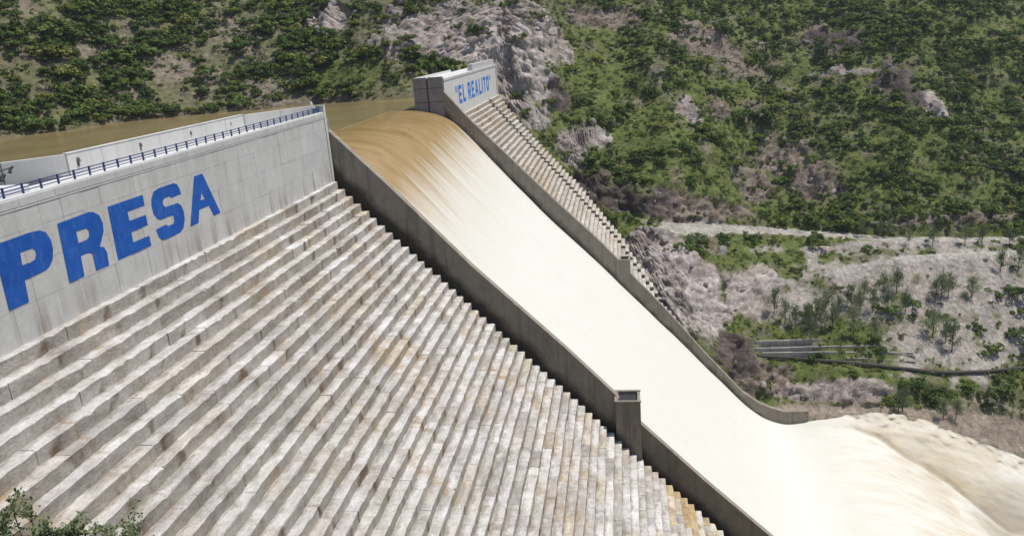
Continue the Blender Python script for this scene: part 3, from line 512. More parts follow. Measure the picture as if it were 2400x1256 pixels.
for k_ in range(0, 52):
    dn = k_*d; xr = np.interp(dn, XC_D, XC_X)+3; gx = np.interp(dn, [q[0] for q in GUT], [q[1] for q in GUT])
    if gx-66 > 1.5: obj('step', step_mesh(k_, 64.6, gx, 2, 0, True), root2)
    if xr-gx-2.6 > 1.5: obj('step', step_mesh(k_, gx+2.6, xr, 3, 0, True), root2)
MB().prism([(-6.3, 7.3), (-.62, 7.3), (-.62, 0), (-1.6, -1.0), (52, -57.2), (52, -80), (-6.3, -80)], 64.3, 132).build('core', M_train, root2)
# ogee body under the water
MB().prism([(-9, -2), (-6, .2), (-4, .6), (-2, .2), (0, -1.2), (3.7, -5), (58.6, -66), (62.8, -67.2), (67, -67), (67, -80), (-9, -80)], .85, 64.3).build('spillway_body', M_train, root)

# crest wall with PRESA
cw = tag(empty('crest_wall', (0, a_, 0)), 'long pale concrete crest wall with blue painted word PRESA', 'wall')
def cpart(mb, name, m, parent, bevel=0):
    o = mb.build(name, m, parent, bevel)
    if parent.location.length > 0:
        for v in o.data.vertices: v.co -= parent.location
    return o
zs = [-.05, 2.02, 4.10, 6.1, 7.40]; panw = 1.86; x = -.03
pm = {}
col_i = 0
while x > -68:
    off = 0
    for zi in range(4):
        z0, z1 = zs[zi], zs[zi+1]
        key = zi
        if key not in pm:
            mb = MB().box(-panw+.014, 0, -.62, -.54, z0+.007, z1-.007); o = cpart(mb, 'panel', M_wall, cw); pm[key] = o.data; o.location.x = x
        else: o = obj('panel', pm[key], cw); o.location.x = x
        o.location.y = random.uniform(-.012, .012)
    x -= panw
x = 0.0
while x > -68:
    cpart(MB().box(x-2.98, x-.02, -.75, -.47, 7.42, 7.90), 'coping_block', M_coping, cw, .02); x -= 3.0
cpart(MB().box(-70, .1, -.98, -.50, 7.3, 8.0), 'kerb', M_white, cw)
cpart(MB().box(-.02, .55, -1.2, -.45, -.3, 8.75), 'end_pier', M_parapet, cw)
cpart(MB().box(-75, .5, -6.5, -.83, 6.8, 7.32), 'deck', M_deck, cw)
def letter(name, outline, holes, y, m, parent):
    bm = bmesh.new()
    for loop in [outline]+holes:
        vs = [bm.verts.new((px, y, pz)) for px, pz in loop]
        for i in range(len(vs)): bm.edges.new((vs[i], vs[(i+1) % len(vs)]))
    bmesh.ops.triangle_fill(bm, use_beauty=True, use_dissolve=False, edges=list(bm.edges))
    for f in bm.faces:
        f.normal_update()
        if f.normal.y > 0: f.normal_flip()
    r = bmesh.ops.extrude_face_region(bm, geom=list(bm.faces))
    for v in r['geom']:
        if isinstance(v, bmesh.types.BMVert): v.co.y += .012
    bmesh.ops.recalc_face_normals(bm, faces=bm.faces)
    me = bpy.data.meshes.new(name); bm.to_mesh(me); bm.free(); me.materials.append(m)
    o = obj(name, me, parent)
    for v in o.data.vertices: v.co -= parent.location
    return o
LT = {
'P': ([(-50.45, 5.84), (-47.7, 5.87), (-46.9, 5.8), (-46.42, 5.56), (-46.19, 5.01), (-46.19, 4.49), (-46.4, 3.95), (-46.78, 3.6), (-47.19, 3.47), (-48.22, 3.41), (-48.9, 3.41), (-48.99, 2.15), (-50.5, 2.15)], [[(-48.74, 4.97), (-47.79, 4.96), (-47.6, 4.8), (-47.6, 4.55), (-47.77, 4.3), (-48.14, 4.23), (-48.8, 4.25)]]),
'R': ([(-45.35, 5.82), (-42.45, 5.88), (-41.99, 5.79), (-41.48, 5.46), (-41.3, 4.89), (-41.42, 4.35), (-41.8, 3.87), (-42.09, 3.54), (-41.69, 3.39), (-41.52, 2.97), (-41.6, 2.12), (-42.94, 2.15), (-42.93, 3.24), (-43.07, 3.38), (-43.52, 3.46), (-44.01, 3.44), (-44.1, 2.15), (-45.5, 2.15)], [[(-43.93, 5.0), (-42.95, 4.96), (-42.77, 4.76), (-42.85, 4.42), (-43.13, 4.26), (-43.95, 4.26)]]),
'E': ([(-40.5, 5.8), (-36.5, 5.8), (-36.5, 5.04), (-38.55, 5.05), (-38.55, 4.4), (-36.6, 4.38), (-36.6, 3.65), (-38.6, 3.63), (-38.62, 2.9), (-36.67, 2.88), (-36.68, 2.15), (-40.6, 2.17)], []),
'S': ([(-35.13, 5.75), (-34.4, 5.87), (-32.44, 5.87), (-31.99, 5.72), (-31.75, 5.33), (-31.68, 4.9), (-33.04, 4.87), (-33.34, 5.05), (-33.94, 5.06), (-34.24, 4.89), (-34.25, 4.59), (-34.06, 4.38), (-32.36, 4.34), (-31.95, 4.06), (-31.75, 3.54), (-31.84, 2.93), (-32.25, 2.33), (-32.77, 2.13), (-34.74, 2.13), (-35.3, 2.21), (-35.56, 2.48), (-35.75, 3.09), (-34.62, 3.14), (-34.28, 3.1), (-34.2, 2.98), (-33.47, 2.97), (-33.27, 3.13), (-33.26, 3.57), (-33.72, 3.65), (-34.91, 3.65), (-35.32, 3.81), (-35.64, 4.21), (-35.71, 4.81), (-35.56, 5.29)], []),
'A': ([(-29.4, 5.85), (-28.1, 5.85), (-26.35, 2.25), (-27.45, 2.25), (-27.95, 3.2), (-29.53, 3.2), (-30.0, 2.22), (-31.25, 2.22)], [[(-28.76, 4.4), (-28.37, 3.85), (-29.1, 3.85)]])}
for ch, (ol, hl) in LT.items(): letter('letter', ol, hl, .54-.024, M_blue, cw)

# rail on the crest
gr = tag(empty('guard_rail', P(0, -.9, 8.0)), 'dark navy three-bar guard rail along the crest above PRESA', 'railing')
def rp(mb, name, m, parent, bevel=0): return cpart(mb, name, m, parent, bevel)
post = None; px = [-.45-1.5*i for i in range(44)]+[-22.95]
for q in px:
    if post is None: post = rp(MB().box(-.055, .055, -.955, -.845, 7.995, 8.60), 'post', M_rail, gr, .012); post.location.x = q
    else: o = obj('post', post.data, gr); o.location.x = q
for zz in (8.16, 8.34, 8.54): rp(MB().tube([P(-66, -.9, zz), P(.0, -.9, zz)], .035, 6), 'rail', M_rail, gr)
rp(MB().box(-1.9, -.5, -.92, -.88, 8.05, 8.56), 'end_panel', NM('blue_panel', .5, .3).col((.03, .06, .14)).m, gr, .01)

# upstream parapet, bent at both ends
pw = tag(empty('parapet_wall', P(0, -6.2, 7.88)), 'pale concrete parapet wall on the reservoir side of the crest', 'wall')
pl = [(-70, -52), (-46, -21), (-38.9, -8.9), (-36, -6.2), (-8.8, -6.0), (-1.2, -1.0)]
def wall_run(p0, p1, n, th, z0, z1, name, m, parent):
    for i in range(n):
        q0 = Vector((p0[0]+(p1[0]-p0[0])*i/n, p0[1]+(p1[1]-p0[1])*i/n)); q1 = Vector((p0[0]+(p1[0]-p0[0])*(i+1)/n, p0[1]+(p1[1]-p0[1])*(i+1)/n))
        t = (q1-q0).normalized(); nn = Vector((-t.y, t.x))*th/2; q0 = q0+t*.012; q1 = q1-t*.012
        c4 = [q0-nn, q0+nn, q1+nn, q1-nn]
        v = [P(c.x, c.y, z0) for c in c4]+[P(c.x, c.y, z1) for c in c4]
        mb = MB().add(v, [(0, 1, 2, 3), (4, 5, 6, 7), (0, 1, 5, 4), (1, 2, 6, 5), (2, 3, 7, 6), (3, 0, 4, 7)])
        cpart(mb, name, m, parent, .015)
for i, n in enumerate((6, 4, 1, 7, 2)): wall_run(pl[i], pl[i+1], n, .32, 6.7, 8.88, 'wall_panel', M_parapet, pw)
wall_run((-36, -6.2), (-8.8, -6.0), 1, .42, 8.885, 8.95, 'coping', M_parapet, pw)
cpart(MB().box(-75, .0, -7.4, -6.36, -20, 7.4), 'upstream_face', M_train, pw)

# lamps on the parapet
for i, lx in enumerate((-35.0, -27.2, -19.3, -11.6)):
    wl = tag(empty('wall_lamp', P(lx, -5.98, 7.9)), ['small grey lamp on the parapet, the one nearest the mast', 'small grey lamp on the parapet, second from the mast', 'small grey lamp on the parapet, third from the mast', 'small grey lamp on the parapet, the one nearest the spillway'][i], 'lamp', 'lamps along the parapet')
    cpart(MB().box(lx-.05, lx+.05, -6.03, -5.93, 7.88, 8.2), 'post', M_lamp, wl)
    cpart(MB().tube([P(lx, -5.93, 8.18), P(lx, -5.93, 8.42), P(lx, -5.93, 8.5)], .14, 8, .07), 'lamp_head', M_lamp, wl)
# joint pilaster at the bend
cpart(MB().box(-8.78, -8.5, -6.1, -5.75, 7.5, 8.95), 'pilaster', M_pier, pw)
# mast with floodlights at the left
ms = tag(empty('floodlight_mast', P(-40.2, -8.2, 7.3)), 'thin mast with two dark floodlights behind the rail at far left', 'mast')
cpart(MB().tube([P(-40.2, -8.2, 7.0), P(-40.2, -8.2, 10.3)], .05, 8, .03), 'pole', M_lamp, ms)
cpart(MB().tube([P(-40.6, -7.6, 8.15), P(-40.2, -8.2, 8.4), P(-39.3, -7.6, 8.62)], .04, 6), 'arm', M_dark, ms)
for q in ((-40.6, -7.5, 8.1, .17), (-39.75, -7.5, 8.5, .12)):
    cpart(MB().tube([P(q[0]-.12, q[1], q[2]-.22), P(q[0], q[1], q[2]), P(q[0]+.16, q[1]+.1, q[2]+.18)], q[3], 10, q[3]*.55), 'floodlight', M_dark, ms)
sb = tag(empty('concrete_block', P(-44, -6.5, 7.88)), 'white stepped concrete block on the crest deck at the left edge', 'block')
cpart(MB().box(-48.5, -42.4, -8.6, -4.2, 7.33, 7.86), 'lower_slab', M_white, sb, .03); cpart(MB().box(-48.0, -44.0, -8.3, -6.3, 7.865, 8.25), 'upper_slab', M_white, sb, .03)
mk = tag(empty('marker_post', P(-1.3, -1.35, 7.88)), 'small white rounded post at the spillway end of the parapet', 'post')
cpart(MB().tube([P(-1.3, -1.3, 7.88), P(-1.3, -1.3, 9.05)], .13, 8), 'shaft', M_white, mk)
cpart(MB().tube([P(-1.3, -1.3, 8.98), P(-1.3, -1.3, 9.08), P(-1.3, -1.3, 9.25), P(-1.3, -1.3, 9.34)], .2, 8, .1), 'cap', M_white, mk)

# far crest wall with EL REALITO
fwl = tag(empty('crest_wall', (64, a_, 0)), 'far pale crest wall with blue quoted words EL REALITO', 'wall')
cpart(MB().box(64.2, 130.3, -.9, -.54, -.2, 7.55), 'wall_face', M_far, fwl)
cpart(MB().box(64.0, 130.6, -1.0, -.44, 7.56, 8.02), 'coping', M_coping, fwl, .02)
cpart(MB().box(63.6, 131, -6.1, -1.01, 7.4, 8.0), 'deck', M_white, fwl)
cpart(MB().box(63.5, 98, -6.3, -6.05, 7.3, 8.5), 'parapet', M_white, fwl)  # white tone puts sunlight into the parapet's colour
cpart(MB().box(98.2, 130.8, -2.2, -1.05, 8.0, 9.45), 'raised_block', M_wall, fwl, .03)
cpart(MB().box(129.6, 130.9, -1.0, -.40, -.3, 8.05), 'end_pier', M_coping, fwl)
G6 = {'E': ([(0, 0), (3.3, 0), (3.3, .75), (1.1, .75), (1.1, 1.5), (3, 1.5), (3, 2.2), (1.1, 2.2), (1.1, 2.95), (3.3, 2.95), (3.3, 3.7), (0, 3.7)], []),
 'L': ([(0, 0), (3.2, 0), (3.2, .8), (1.2, .8), (1.2, 3.7), (0, 3.7)], []),
 'R': ([(0, 0), (1.1, 0), (1.1, 1.3), (1.6, 1.3), (2.4, 0), (3.7, 0), (2.8, 1.45), (3.4, 1.9), (3.5, 2.8), (3.1, 3.5), (2.5, 3.7), (0, 3.7)], [[(1.1, 2.1), (2.2, 2.1), (2.4, 2.5), (2.2, 2.95), (1.1, 2.95)]]),
 'A': ([(-.1, 0), (1.1, 0), (1.4, .8), (2.6, .8), (2.9, 0), (4.1, 0), (2.6, 3.7), (1.4, 3.7)], [[(1.7, 1.5), (2.3, 1.5), (2, 2.5)]]),
 'I': ([(0, 0), (1.2, 0), (1.2, 3.7), (0, 3.7)], []),
 'T': ([(1.2, 0), (2.4, 0), (2.4, 2.9), (3.6, 2.9), (3.6, 3.7), (0, 3.7), (0, 2.9), (1.2, 2.9)], []),
 'O': ([(.8, 0), (2.8, 0), (3.6, .8), (3.6, 2.9), (2.8, 3.7), (.8, 3.7), (0, 2.9), (0, .8)], [[(1.2, .9), (2.4, .9), (2.4, 2.8), (1.2, 2.8)]])}
for ch, x in (('E', 77.6), ('L', 82.0), ('R', 88.0), ('E', 92.6), ('A', 97.0), ('L', 102.2), ('I', 106.4), ('T', 108.6), ('O', 113.2)):
    ol, hl = G6[ch]; letter('letter', [(x+p, 2.15+q) for p, q in ol], [[(x+p, 2.15+q) for p, q in hh_] for hh_ in hl], .54-.012, M_blue_far, fwl)
for x in (74.6, 76.0, 117.8, 119.2): letter('quote_mark', [(x, 4.6), (x+.7, 4.6), (x+.8, 5.85), (x-.1, 5.85)], [], .54-.012, M_blue_far, fwl)
# panelled pier face towards the spillway
for d0, d1 in ((-6.35, -3.72), (-3.48, -.55)):
    for z0, z1 in ((-1.5, 3.82), (3.9, 6.42), (6.5, 8.5)):
        cpart(MB().box(63.2, 63.6, d0, d1, z0, z1), 'pier_panel', M_pier, fwl, .02)
cpart(MB().box(63.45, 64.2, -6.3, -.56, -2, 8.3), 'pier_core', M_dark, fwl)

# spillway training walls
def train(name, label, xo, xi, top, bottom, joints, tower, xt, low_shift=0):
    rt_ = tag(empty(name, P(xo, 0, 0)), label, 'wall')
    t = np.array(top); b = np.array(bottom)
    for j0, j1 in zip(joints[:-1], joints[1:]):
        e0, e1 = j0+.015, j1-.015; inner = [p for p in top if e0 < p[0] < e1]
        pr = [(e0, np.interp(e0, t[:, 0], t[:, 1]))]+inner+[(e1, np.interp(e1, t[:, 0], t[:, 1]))]
        bt = [(e1, np.interp(e1, b[:, 0], b[:, 1])), (e0, np.interp(e0, b[:, 0], b[:, 1]))]
        sh = low_shift if j0 > 33 else 0
        cpart(MB().prism(pr+bt, xo+sh, xi+sh), 'wall_panel', M_train, rt_)
    t0, t1, zt, zb = tower; x0, x1 = xt
    tw = cpart(MB().box(x0+.31, x1-.31, t0+.345, t1-.345, zb, zt-1.2).box(x0, x0+.3, t0, t1, zb, zt).box(x1-.3, x1, t0, t1, zb, zt).box(x0+.31, x1-.31, t0, t0+.34, zb, zt-.001).box(x0+.31, x1-.31, t1-.34, t1, zb, zt-.001), 'tower', M_train, rt_)
    rim = cpart(MB().box(x0-.08, x0+.38, t0-.08, t1+.08, zt+.002, zt+.12).box(x1-.38, x1+.08, t0-.08, t1+.08, zt+.002, zt+.12).box(x0+.385, x1-.385, t0-.08, t0+.3, zt+.002, zt+.118), 'rim', M_coping, tw) if False else None
    r_ = MB().box(x0-.08, x0+.3, t0-.08, t1+.08, zt+.002, zt+.12).box(x1-.3, x1+.08, t0-.08, t1+.08, zt+.002, zt+.12).box(x0+.305, x1-.305, t0-.08, t0+.3, zt+.002, zt+.118).build('rim', M_train, tw)
    for v in r_.data.vertices: v.co -= rt_.location
    cv = MB().box(x0+.32, x1-.32, t0+.36, t1-.36, zt-.5, zt-.3).build('shade_slab', M_dark, tw)  # dark slab standing in for the shade inside the hollow tower top
    for v in cv.data.vertices: v.co -= rt_.location
    return rt_
topL = [(-.77, 5.97), (6, -1.17), (14.7, -10.9), (25.6, -21.9), (31.2, -27.9), (34, -32.0), (41.7, -39.9), (50.2, -48.2), (58, -56), (62, -59.8), (70, -61)]
botL = [(-1, -1), (52, -61), (58, -66), (70, -68)]
train('training_wall', 'near spillway side wall, shaded grey-brown concrete beside the broad steps', .9, 1.9, topL, botL, [-.8, 3.4, 7.6, 11.8, 16, 20.2, 24.4, 28, 31.2, 34.0, 38.5, 43, 47.5, 52, 58, 64, 70], (31.1, 34.1, -28.15, -47), (-.55, 2.6), .55)
topR = [(-.6, 5.85), (3.65, .66), (11.7, -7.96), (19.5, -16.27), (27.4, -24.3), (31.5, -28.9), (33.6, -31.6), (40.3, -39.2), (47.7, -48.5), (55.2, -57.3), (58.6, -59.9), (61, -61.0), (63.6, -61.8), (68.2, -61.7)]
botR = [(-1, -3), (52, -63), (58, -68), (70, -70)]
train('training_wall', 'far spillway side wall running down to the curved lip by the bank', 63.12, 64.3, topR, botR, [-.62, 4, 8.5, 13, 17.5, 22, 26.5, 31.3, 33.6, 38, 42.5, 47, 51.5, 56, 60.5, 65, 68.2], (31.5, 33.6, -28.8, -45), (63.0, 65.8))

# ------------------------------------------------------------------ plants
def leafmat(name, c0, c1):
    k = NM(name, .75, .2)
    r = k.n('ObjectInfo').outputs['Random']; lv = k.n('Attribute', attribute_name='lv').outputs['Fac']
    m_ = k.math('ADD', k.math('MULTIPLY', r, .65), k.math('MULTIPLY', lv, .35))
    c = k.ramp(m_, [(.05, c0), (.6, c1), (.98, tuple(min(1, q*w_) for q, w_ in zip(c1, (1.45, 1.2, 1.25))))]); k.col(c)
    tr = k.n('BsdfTranslucent'); k.l(k.mix(1.0, c, (1.0, 1.0, .6), 'MULTIPLY'), tr.inputs[0]); ms_ = k.n('MixShader'); ms_.inputs[0].default_value = .26
    k.l(k.b.outputs[0], ms_.inputs[1]); k.l(tr.outputs[0], ms_.inputs[2]); k.l(ms_.outputs[0], k.t.nodes['Material Output'].inputs['Surface'])
    return k.m
LM = [leafmat('leaf_dark', (.036, .066, .016), (.085, .132, .032)), leafmat('leaf_mid', (.052, .092, .018), (.12, .182, .04)),
      leafmat('leaf_yellow', (.10, .14, .026), (.19, .22, .055)), leafmat('leaf_dry', (.20, .18, .14), (.38, .35, .29)), leafmat('leaf_wispy', (.11, .15, .09), (.21, .26, .16))]
M_bark = concrete('bark', (.10, .08, .06), .3, 0)
def shrub_mesh(seed, m, nl=260, flat=.85, leaf=.17, dry=False):
    R = np.random.default_rng(seed); nb = R.integers(6, 10)
    cen = R.normal(size=(nb, 3))*np.array([.48, .48, .22]); cen[:, 2] = np.abs(cen[:, 2])+.35; rad = R.uniform(.3, .52, nb)
    b = R.integers(0, nb, nl); dirn = R.normal(size=(nl, 3)); dirn /= np.linalg.norm(dirn, axis=1, keepdims=True); dirn[:, 2] = np.where(dirn[:, 2] < -.3, -dirn[:, 2], dirn[:, 2])
    p = cen[b]+dirn*(rad[b]*R.uniform(.55, 1.08, nl))[:, None]; p[:, 2] *= flat; p[:, 2] = np.maximum(p[:, 2], -.05)
    u = R.normal(size=(nl, 3)); u /= np.linalg.norm(u, axis=1, keepdims=True)
    nrm_ = dirn+R.normal(size=(nl, 3))*.5+np.array([0, 0, .35]); vv = np.cross(nrm_, u); vv /= np.linalg.norm(vv, axis=1, keepdims=True); u = np.cross(vv, nrm_); u /= np.linalg.norm(u, axis=1, keepdims=True)
    s = R.uniform(.6, 1.25, nl)[:, None]*leaf; s2 = s*R.uniform(.45, .9, nl)[:, None]
    if dry: s2 = s*.28; s = s*1.6
    V = np.stack([p-u*s-vv*s2*.3, p+vv*s2-u*s*.1, p+u*s+vv*s2*.2, p-vv*s2+u*s*.1], 1).reshape(-1, 3)
    Q = np.arange(nl*4).reshape(-1, 4)
    # stems from the root into the crown
    sv = []; sq = []; n0 = nl*4
    for i in range(nb):
        e = cen[i]*np.array([1, 1, flat]); w_ = .028; q0 = len(sv)+n0
        sv += [(-w_, 0, -.4), (w_, 0, -.4), (e[0]+w_*.4, e[1], e[2]), (e[0]-w_*.4, e[1], e[2])]; sq.append((q0, q0+1, q0+2, q0+3))
    V = np.concatenate([V, np.array(sv)]); Q = np.concatenate([Q, np.array(sq)])
    me = fast_mesh('shrub', V, Q, m, False); me.materials.append(M_bark)
    me.polygons.foreach_set('material_index', np.r_[np.zeros(nl, int), np.ones(nb, int)])
    at = me.attributes.new('lv', 'FLOAT', 'POINT'); at.data.foreach_set('value', np.repeat(R.random(len(Q)), 4).astype(np.float32))
    return me
KIND = ['dark_shrub', 'green_shrub', 'yellow_shrub', 'dry_shrub']
SM = {kd: [shrub_mesh(100+kd*10+i, LM[kd], 380 if kd < 3 else 200, leaf=.135 if kd < 3 else .13, dry=(kd == 3)) for i in range(3)] for kd in range(4)}
# scatter over the hill by true surface area
e1 = HV[1:, :-1]-HV[:-1, :-1]; e2 = HV[:-1, 1:]-HV[:-1, :-1]; area = np.linalg.norm(np.cross(e1, e2), axis=-1)
cA, rA = CG[:-1, :-1], RG[:-1, :-1]; ce = HV[:-1, :-1]
cov = .60*np.clip(.22+1.5*sstep(.36, .60, fbm(ce/7.0+80, 3)), 0, 1.5)
mk_ = {q: mask[q][:-1, :-1] for q in mask}
cov = cov*(1-.90*mk_['r'])*(1-.95*mk_['p'])*(1-.85*mk_['m'])*(1-.85*mk_['d'])*(1-.78*mk_['g'])*(1-.5*mk_['s'])*(1-.90*mk_['v'])*(1-.95*mk_['b'])*(1-np.clip(road+bench, 0, 1)[:-1, :-1])
cov *= np.where((cA > 1480) & (rA < 9.2), .42, 1.0)*np.where(cA > 1850, 1.35, 1.0)*np.where(cA < 780, 2.3, 1.0)
cov *= (rA > 1.12)*(rA < 13.4)*(cA > -700)*(cA < 3000)*(ce[..., 2] > np.where(cA < 1100, 3.0, -200))
cov *= np.where((cA > 1160) & (cA < 1800) & (rA < 2.0), .15, 1)
cov *= np.where(rA > 12.3, .35, 1)
wgt = (cov*area).ravel(); ntot = int(min(wgt.sum(), 16000)); print('shrubs', ntot)
pick = RNG.choice(len(wgt), ntot, p=wgt/wgt.sum()); pi, pj = np.unravel_index(pick, area.shape)
a_r, b_r = RNG.random(ntot)[:, None], RNG.random(ntot)[:, None]
pts = ce[pi, pj]+e1[pi, pj]*a_r+e2[pi, pj]*b_r
pc_, pr_ = cA[pi, pj], rA[pi, pj]
size = np.clip(np.exp(RNG.normal(-.04, .50, ntot)), .35, 2.7)*np.where(pc_ < 760, 1.2, 1.0)*np.where((pc_ > 1480) & (pr_ < 9.2), .75, 1.0)
zn_ = fbm(pts/16.0+30, 3); u_ = RNG.random(ntot)
left = pc_ < 900; rightd = pc_ > 1900
kd = np.where(left, np.select([u_ < .34+.6*(zn_-.5), u_ < .64, u_ < .79], [0, 1, 2], 3), np.where(rightd, np.select([u_ < .34+.5*(zn_-.5), u_ < .84, u_ < .94], [0, 1, 2], 3), np.select([u_ < .22+.5*(zn_-.5), u_ < .62, u_ < .86], [0, 1, 2], 3)))
size = np.where(kd == 3, np.minimum(size*.7, 1.1), size)
rot = RNG.random(ntot)*6.283
dist = np.linalg.norm(pts-CAM, axis=1)
infr = (pc_ > 0) & (pc_ < 2400) & (pr_ < 12)
score = np.where(infr, size/dist, 0); order = np.argsort(-score); ind = np.zeros(ntot, bool); ind[order[:270]] = True
def zone_of(c, r):
    if c < 760: return 0
    if c < 1180: return 1
    if r < 9.2 and c > 1480: return 4
    if c < 1750: return 2
    return 3
ZT = ['on the hillside above the brown reservoir', 'beside the grey rock bluff behind the far wall', 'on the grassy slope right of the rock bluff', 'on the overgrown upper hillside at right', 'on the pale banks below the dirt road']
KT = ['dark green rounded shrub', 'mid green leafy shrub', 'yellowish green shrub', 'dry greyish scrub bush']
def pick_(v, cuts, words): return words[sum(v >= q for q in cuts)]
def place_of(c, r):                                  # where on the slopes, in words one can follow in the picture
    z = zone_of(c, r)
    if z == 0: return pick_(r, (4, 8), ('close to the reservoir edge', 'halfway up the reservoir hillside', 'high on the reservoir hillside'))+pick_(c, (190, 380, 570), (' at far left', ' above the word PRESA', ' above the rail middle', ' above the rail end'))
    if z == 1: return pick_(r, (4, 8), ('low', 'halfway up', 'high'))+' on the slope '+pick_(c, (960,), ('above the spillway crest', 'above the far wall'))
    if z == 2: return pick_(r, (10.3, 11.2), ('low', 'halfway up', 'high'))+pick_(c, (1380, 1560), (' beside the pale rock bluff', ' on the grassy slope', ' right of the grassy slope'))
    if z == 3: return pick_(r, (10.5, 11.2), ('just above the dirt road', 'halfway up the right hillside', 'high on the right hillside'))+pick_(c, (1950, 2180), (' towards its left', ' in its middle', ' at the right edge'))
    return pick_(r, (3.6, 6.2), ('below the dark pipe', 'above the dark pipe', 'just under the dirt road'))+pick_(c, (1720, 2000, 2230), (' by the chute rocks', ' in the green thicket', ' left of the bare gravel', ' at the right edge'))
def shrub(kind, var, p, s, rz, c, r):
    o = obj(KIND[kind], SM[kind][var]); o.location = tuple(p); o.scale = (s*random.uniform(.9, 1.15), s*random.uniform(.9, 1.15), s*random.uniform(.8, 1.1)); o.rotation_euler = (random.uniform(-.12, .12), random.uniform(-.12, .12), rz)
    sz = pick_(s, (1.3, 2.1, 2.8), ('small ', 'mid-sized ', 'large ', 'very large '))
    lb = sz+KT[kind]+' '+place_of(c, r); tag(o, lb, 'shrub', 'shrubs '+ZT[zone_of(c, r)]); return o
for i in np.nonzero(ind)[0]:
    shrub(int(kd[i]), random.randrange(3), pts[i]+np.array([0, 0, -.1*size[i]]), float(size[i]), float(rot[i]), pc_[i], pr_[i])
for c_, r_, s_ in BIGSHRUB:
    p = hpt(c_, r_); shrub(random.choice((0, 1, 1)), random.randrange(3), p-np.array([0, 0, .1*s_]), s_*.95, random.random()*6.28, c_, r_)
def scatter(name, label, src, P3, S1, RZ):
    me = bpy.data.meshes.new(name); me.from_pydata([tuple(map(float, p)) for p in P3], [], [])
    for an, tp, dat in (('scl', 'FLOAT', S1), ('rz', 'FLOAT', RZ)):
        at = me.attributes.new(an, tp, 'POINT'); at.data.foreach_set('value', np.asarray(dat, np.float32))
    o = tag(obj(name, me), label, kind='stuff')
    ng = bpy.data.node_groups.new(name, 'GeometryNodeTree')
    ng.interface.new_socket('Geometry', in_out='INPUT', socket_type='NodeSocketGeometry'); ng.interface.new_socket('Geometry', in_out='OUTPUT', socket_type='NodeSocketGeometry')
    n = ng.nodes; gi = n.new('NodeGroupInput'); go = n.new('NodeGroupOutput'); ip = n.new('GeometryNodeInstanceOnPoints'); oi = n.new('GeometryNodeObjectInfo'); oi.inputs['Object'].default_value = src; oi.inputs['As Instance'].default_value = True
    a = n.new('GeometryNodeInputNamedAttribute'); a.data_type = 'FLOAT'; a.inputs['Name'].default_value = 'scl'
    b = n.new('GeometryNodeInputNamedAttribute'); b.data_type = 'FLOAT'; b.inputs['Name'].default_value = 'rz'; cx = n.new('ShaderNodeCombineXYZ')
    L = ng.links; L.new(gi.outputs[0], ip.inputs['Points']); L.new(oi.outputs['Geometry'], ip.inputs['Instance']); L.new(b.outputs[0], cx.inputs[2]); L.new(cx.outputs[0], ip.inputs['Rotation']); L.new(a.outputs[0], ip.inputs['Scale']); L.new(ip.outputs[0], go.inputs[0])
    mo = o.modifiers.new('scatter', 'NODES'); mo.node_group = ng
    return o
rest = ~ind; var = RNG.integers(0, 3, ntot)
SRC = {}
for o in list(COL.objects):
    if o.name.split('.')[0] in KIND and o.type == 'MESH': SRC.setdefault((KIND.index(o.name.split('.')[0]), o.data.name), o)
for q in range(4):
    for v_ in range(3):
        s_ = rest & (kd == q) & (var == v_)
        src = SRC.get((q, SM[q][v_].name))
        if src is None: src = shrub(q, v_, hpt(2050+v_*30+q*9, 11.4), 1.0, 0., 2050+v_*30+q*9, 11.4); 
        if s_.any(): scatter(KIND[q]+'_mass', KT[q]+'s covering the hillsides as one mass', src, pts[s_]-np.array([0, 0, .1]), size[s_], rot[s_])

# low green herbs filling the ground between the shrubs
hw = (np.clip(gmix[:-1, :-1]*1.2+.25, 0, 1)*(1-np.clip(mk_['r']+mk_['p']+mk_['d']+mk_['v']*.9+mk_['m']*.7+np.clip(road+bench, 0, 1)[:-1, :-1], 0, 1))*area*(rA > 1.2)*(rA < 12.3)*(cA > -200)*(cA < 2600)*(ce[..., 2] > np.where(cA < 1100, 3.1, -200))).ravel()
nh = 10000; pk = RNG.choice(len(hw), nh, p=hw/hw.sum()); hi, hj = np.unravel_index(pk, area.shape)
hp = ce[hi, hj]+e1[hi, hj]*RNG.random(nh)[:, None]+e2[hi, hj]*RNG.random(nh)[:, None]
herb = shrub_mesh(900, LM[2], 60, .6, .22); herb2 = shrub_mesh(901, LM[1], 60, .6, .22)
for nm_, hm, sel in (('yellow_herbs', herb, slice(0, nh//2)), ('green_herbs', herb2, slice(nh//2, nh))):
    src = obj(nm_.rstrip('s')+'_tuft', hm, None, tuple(hp[sel][0])); src.scale = (.5,)*3
    tag(src, 'small tuft of %s herb on the open slope' % nm_.split('_')[0], 'herb tuft', 'herb tufts on the slope')
    scatter(nm_, 'low %s herbs covering the ground between shrubs' % nm_.split('_')[0], src, hp[sel], RNG.uniform(.35, .8, len(hp[sel])), RNG.random(len(hp[sel]))*6.28)

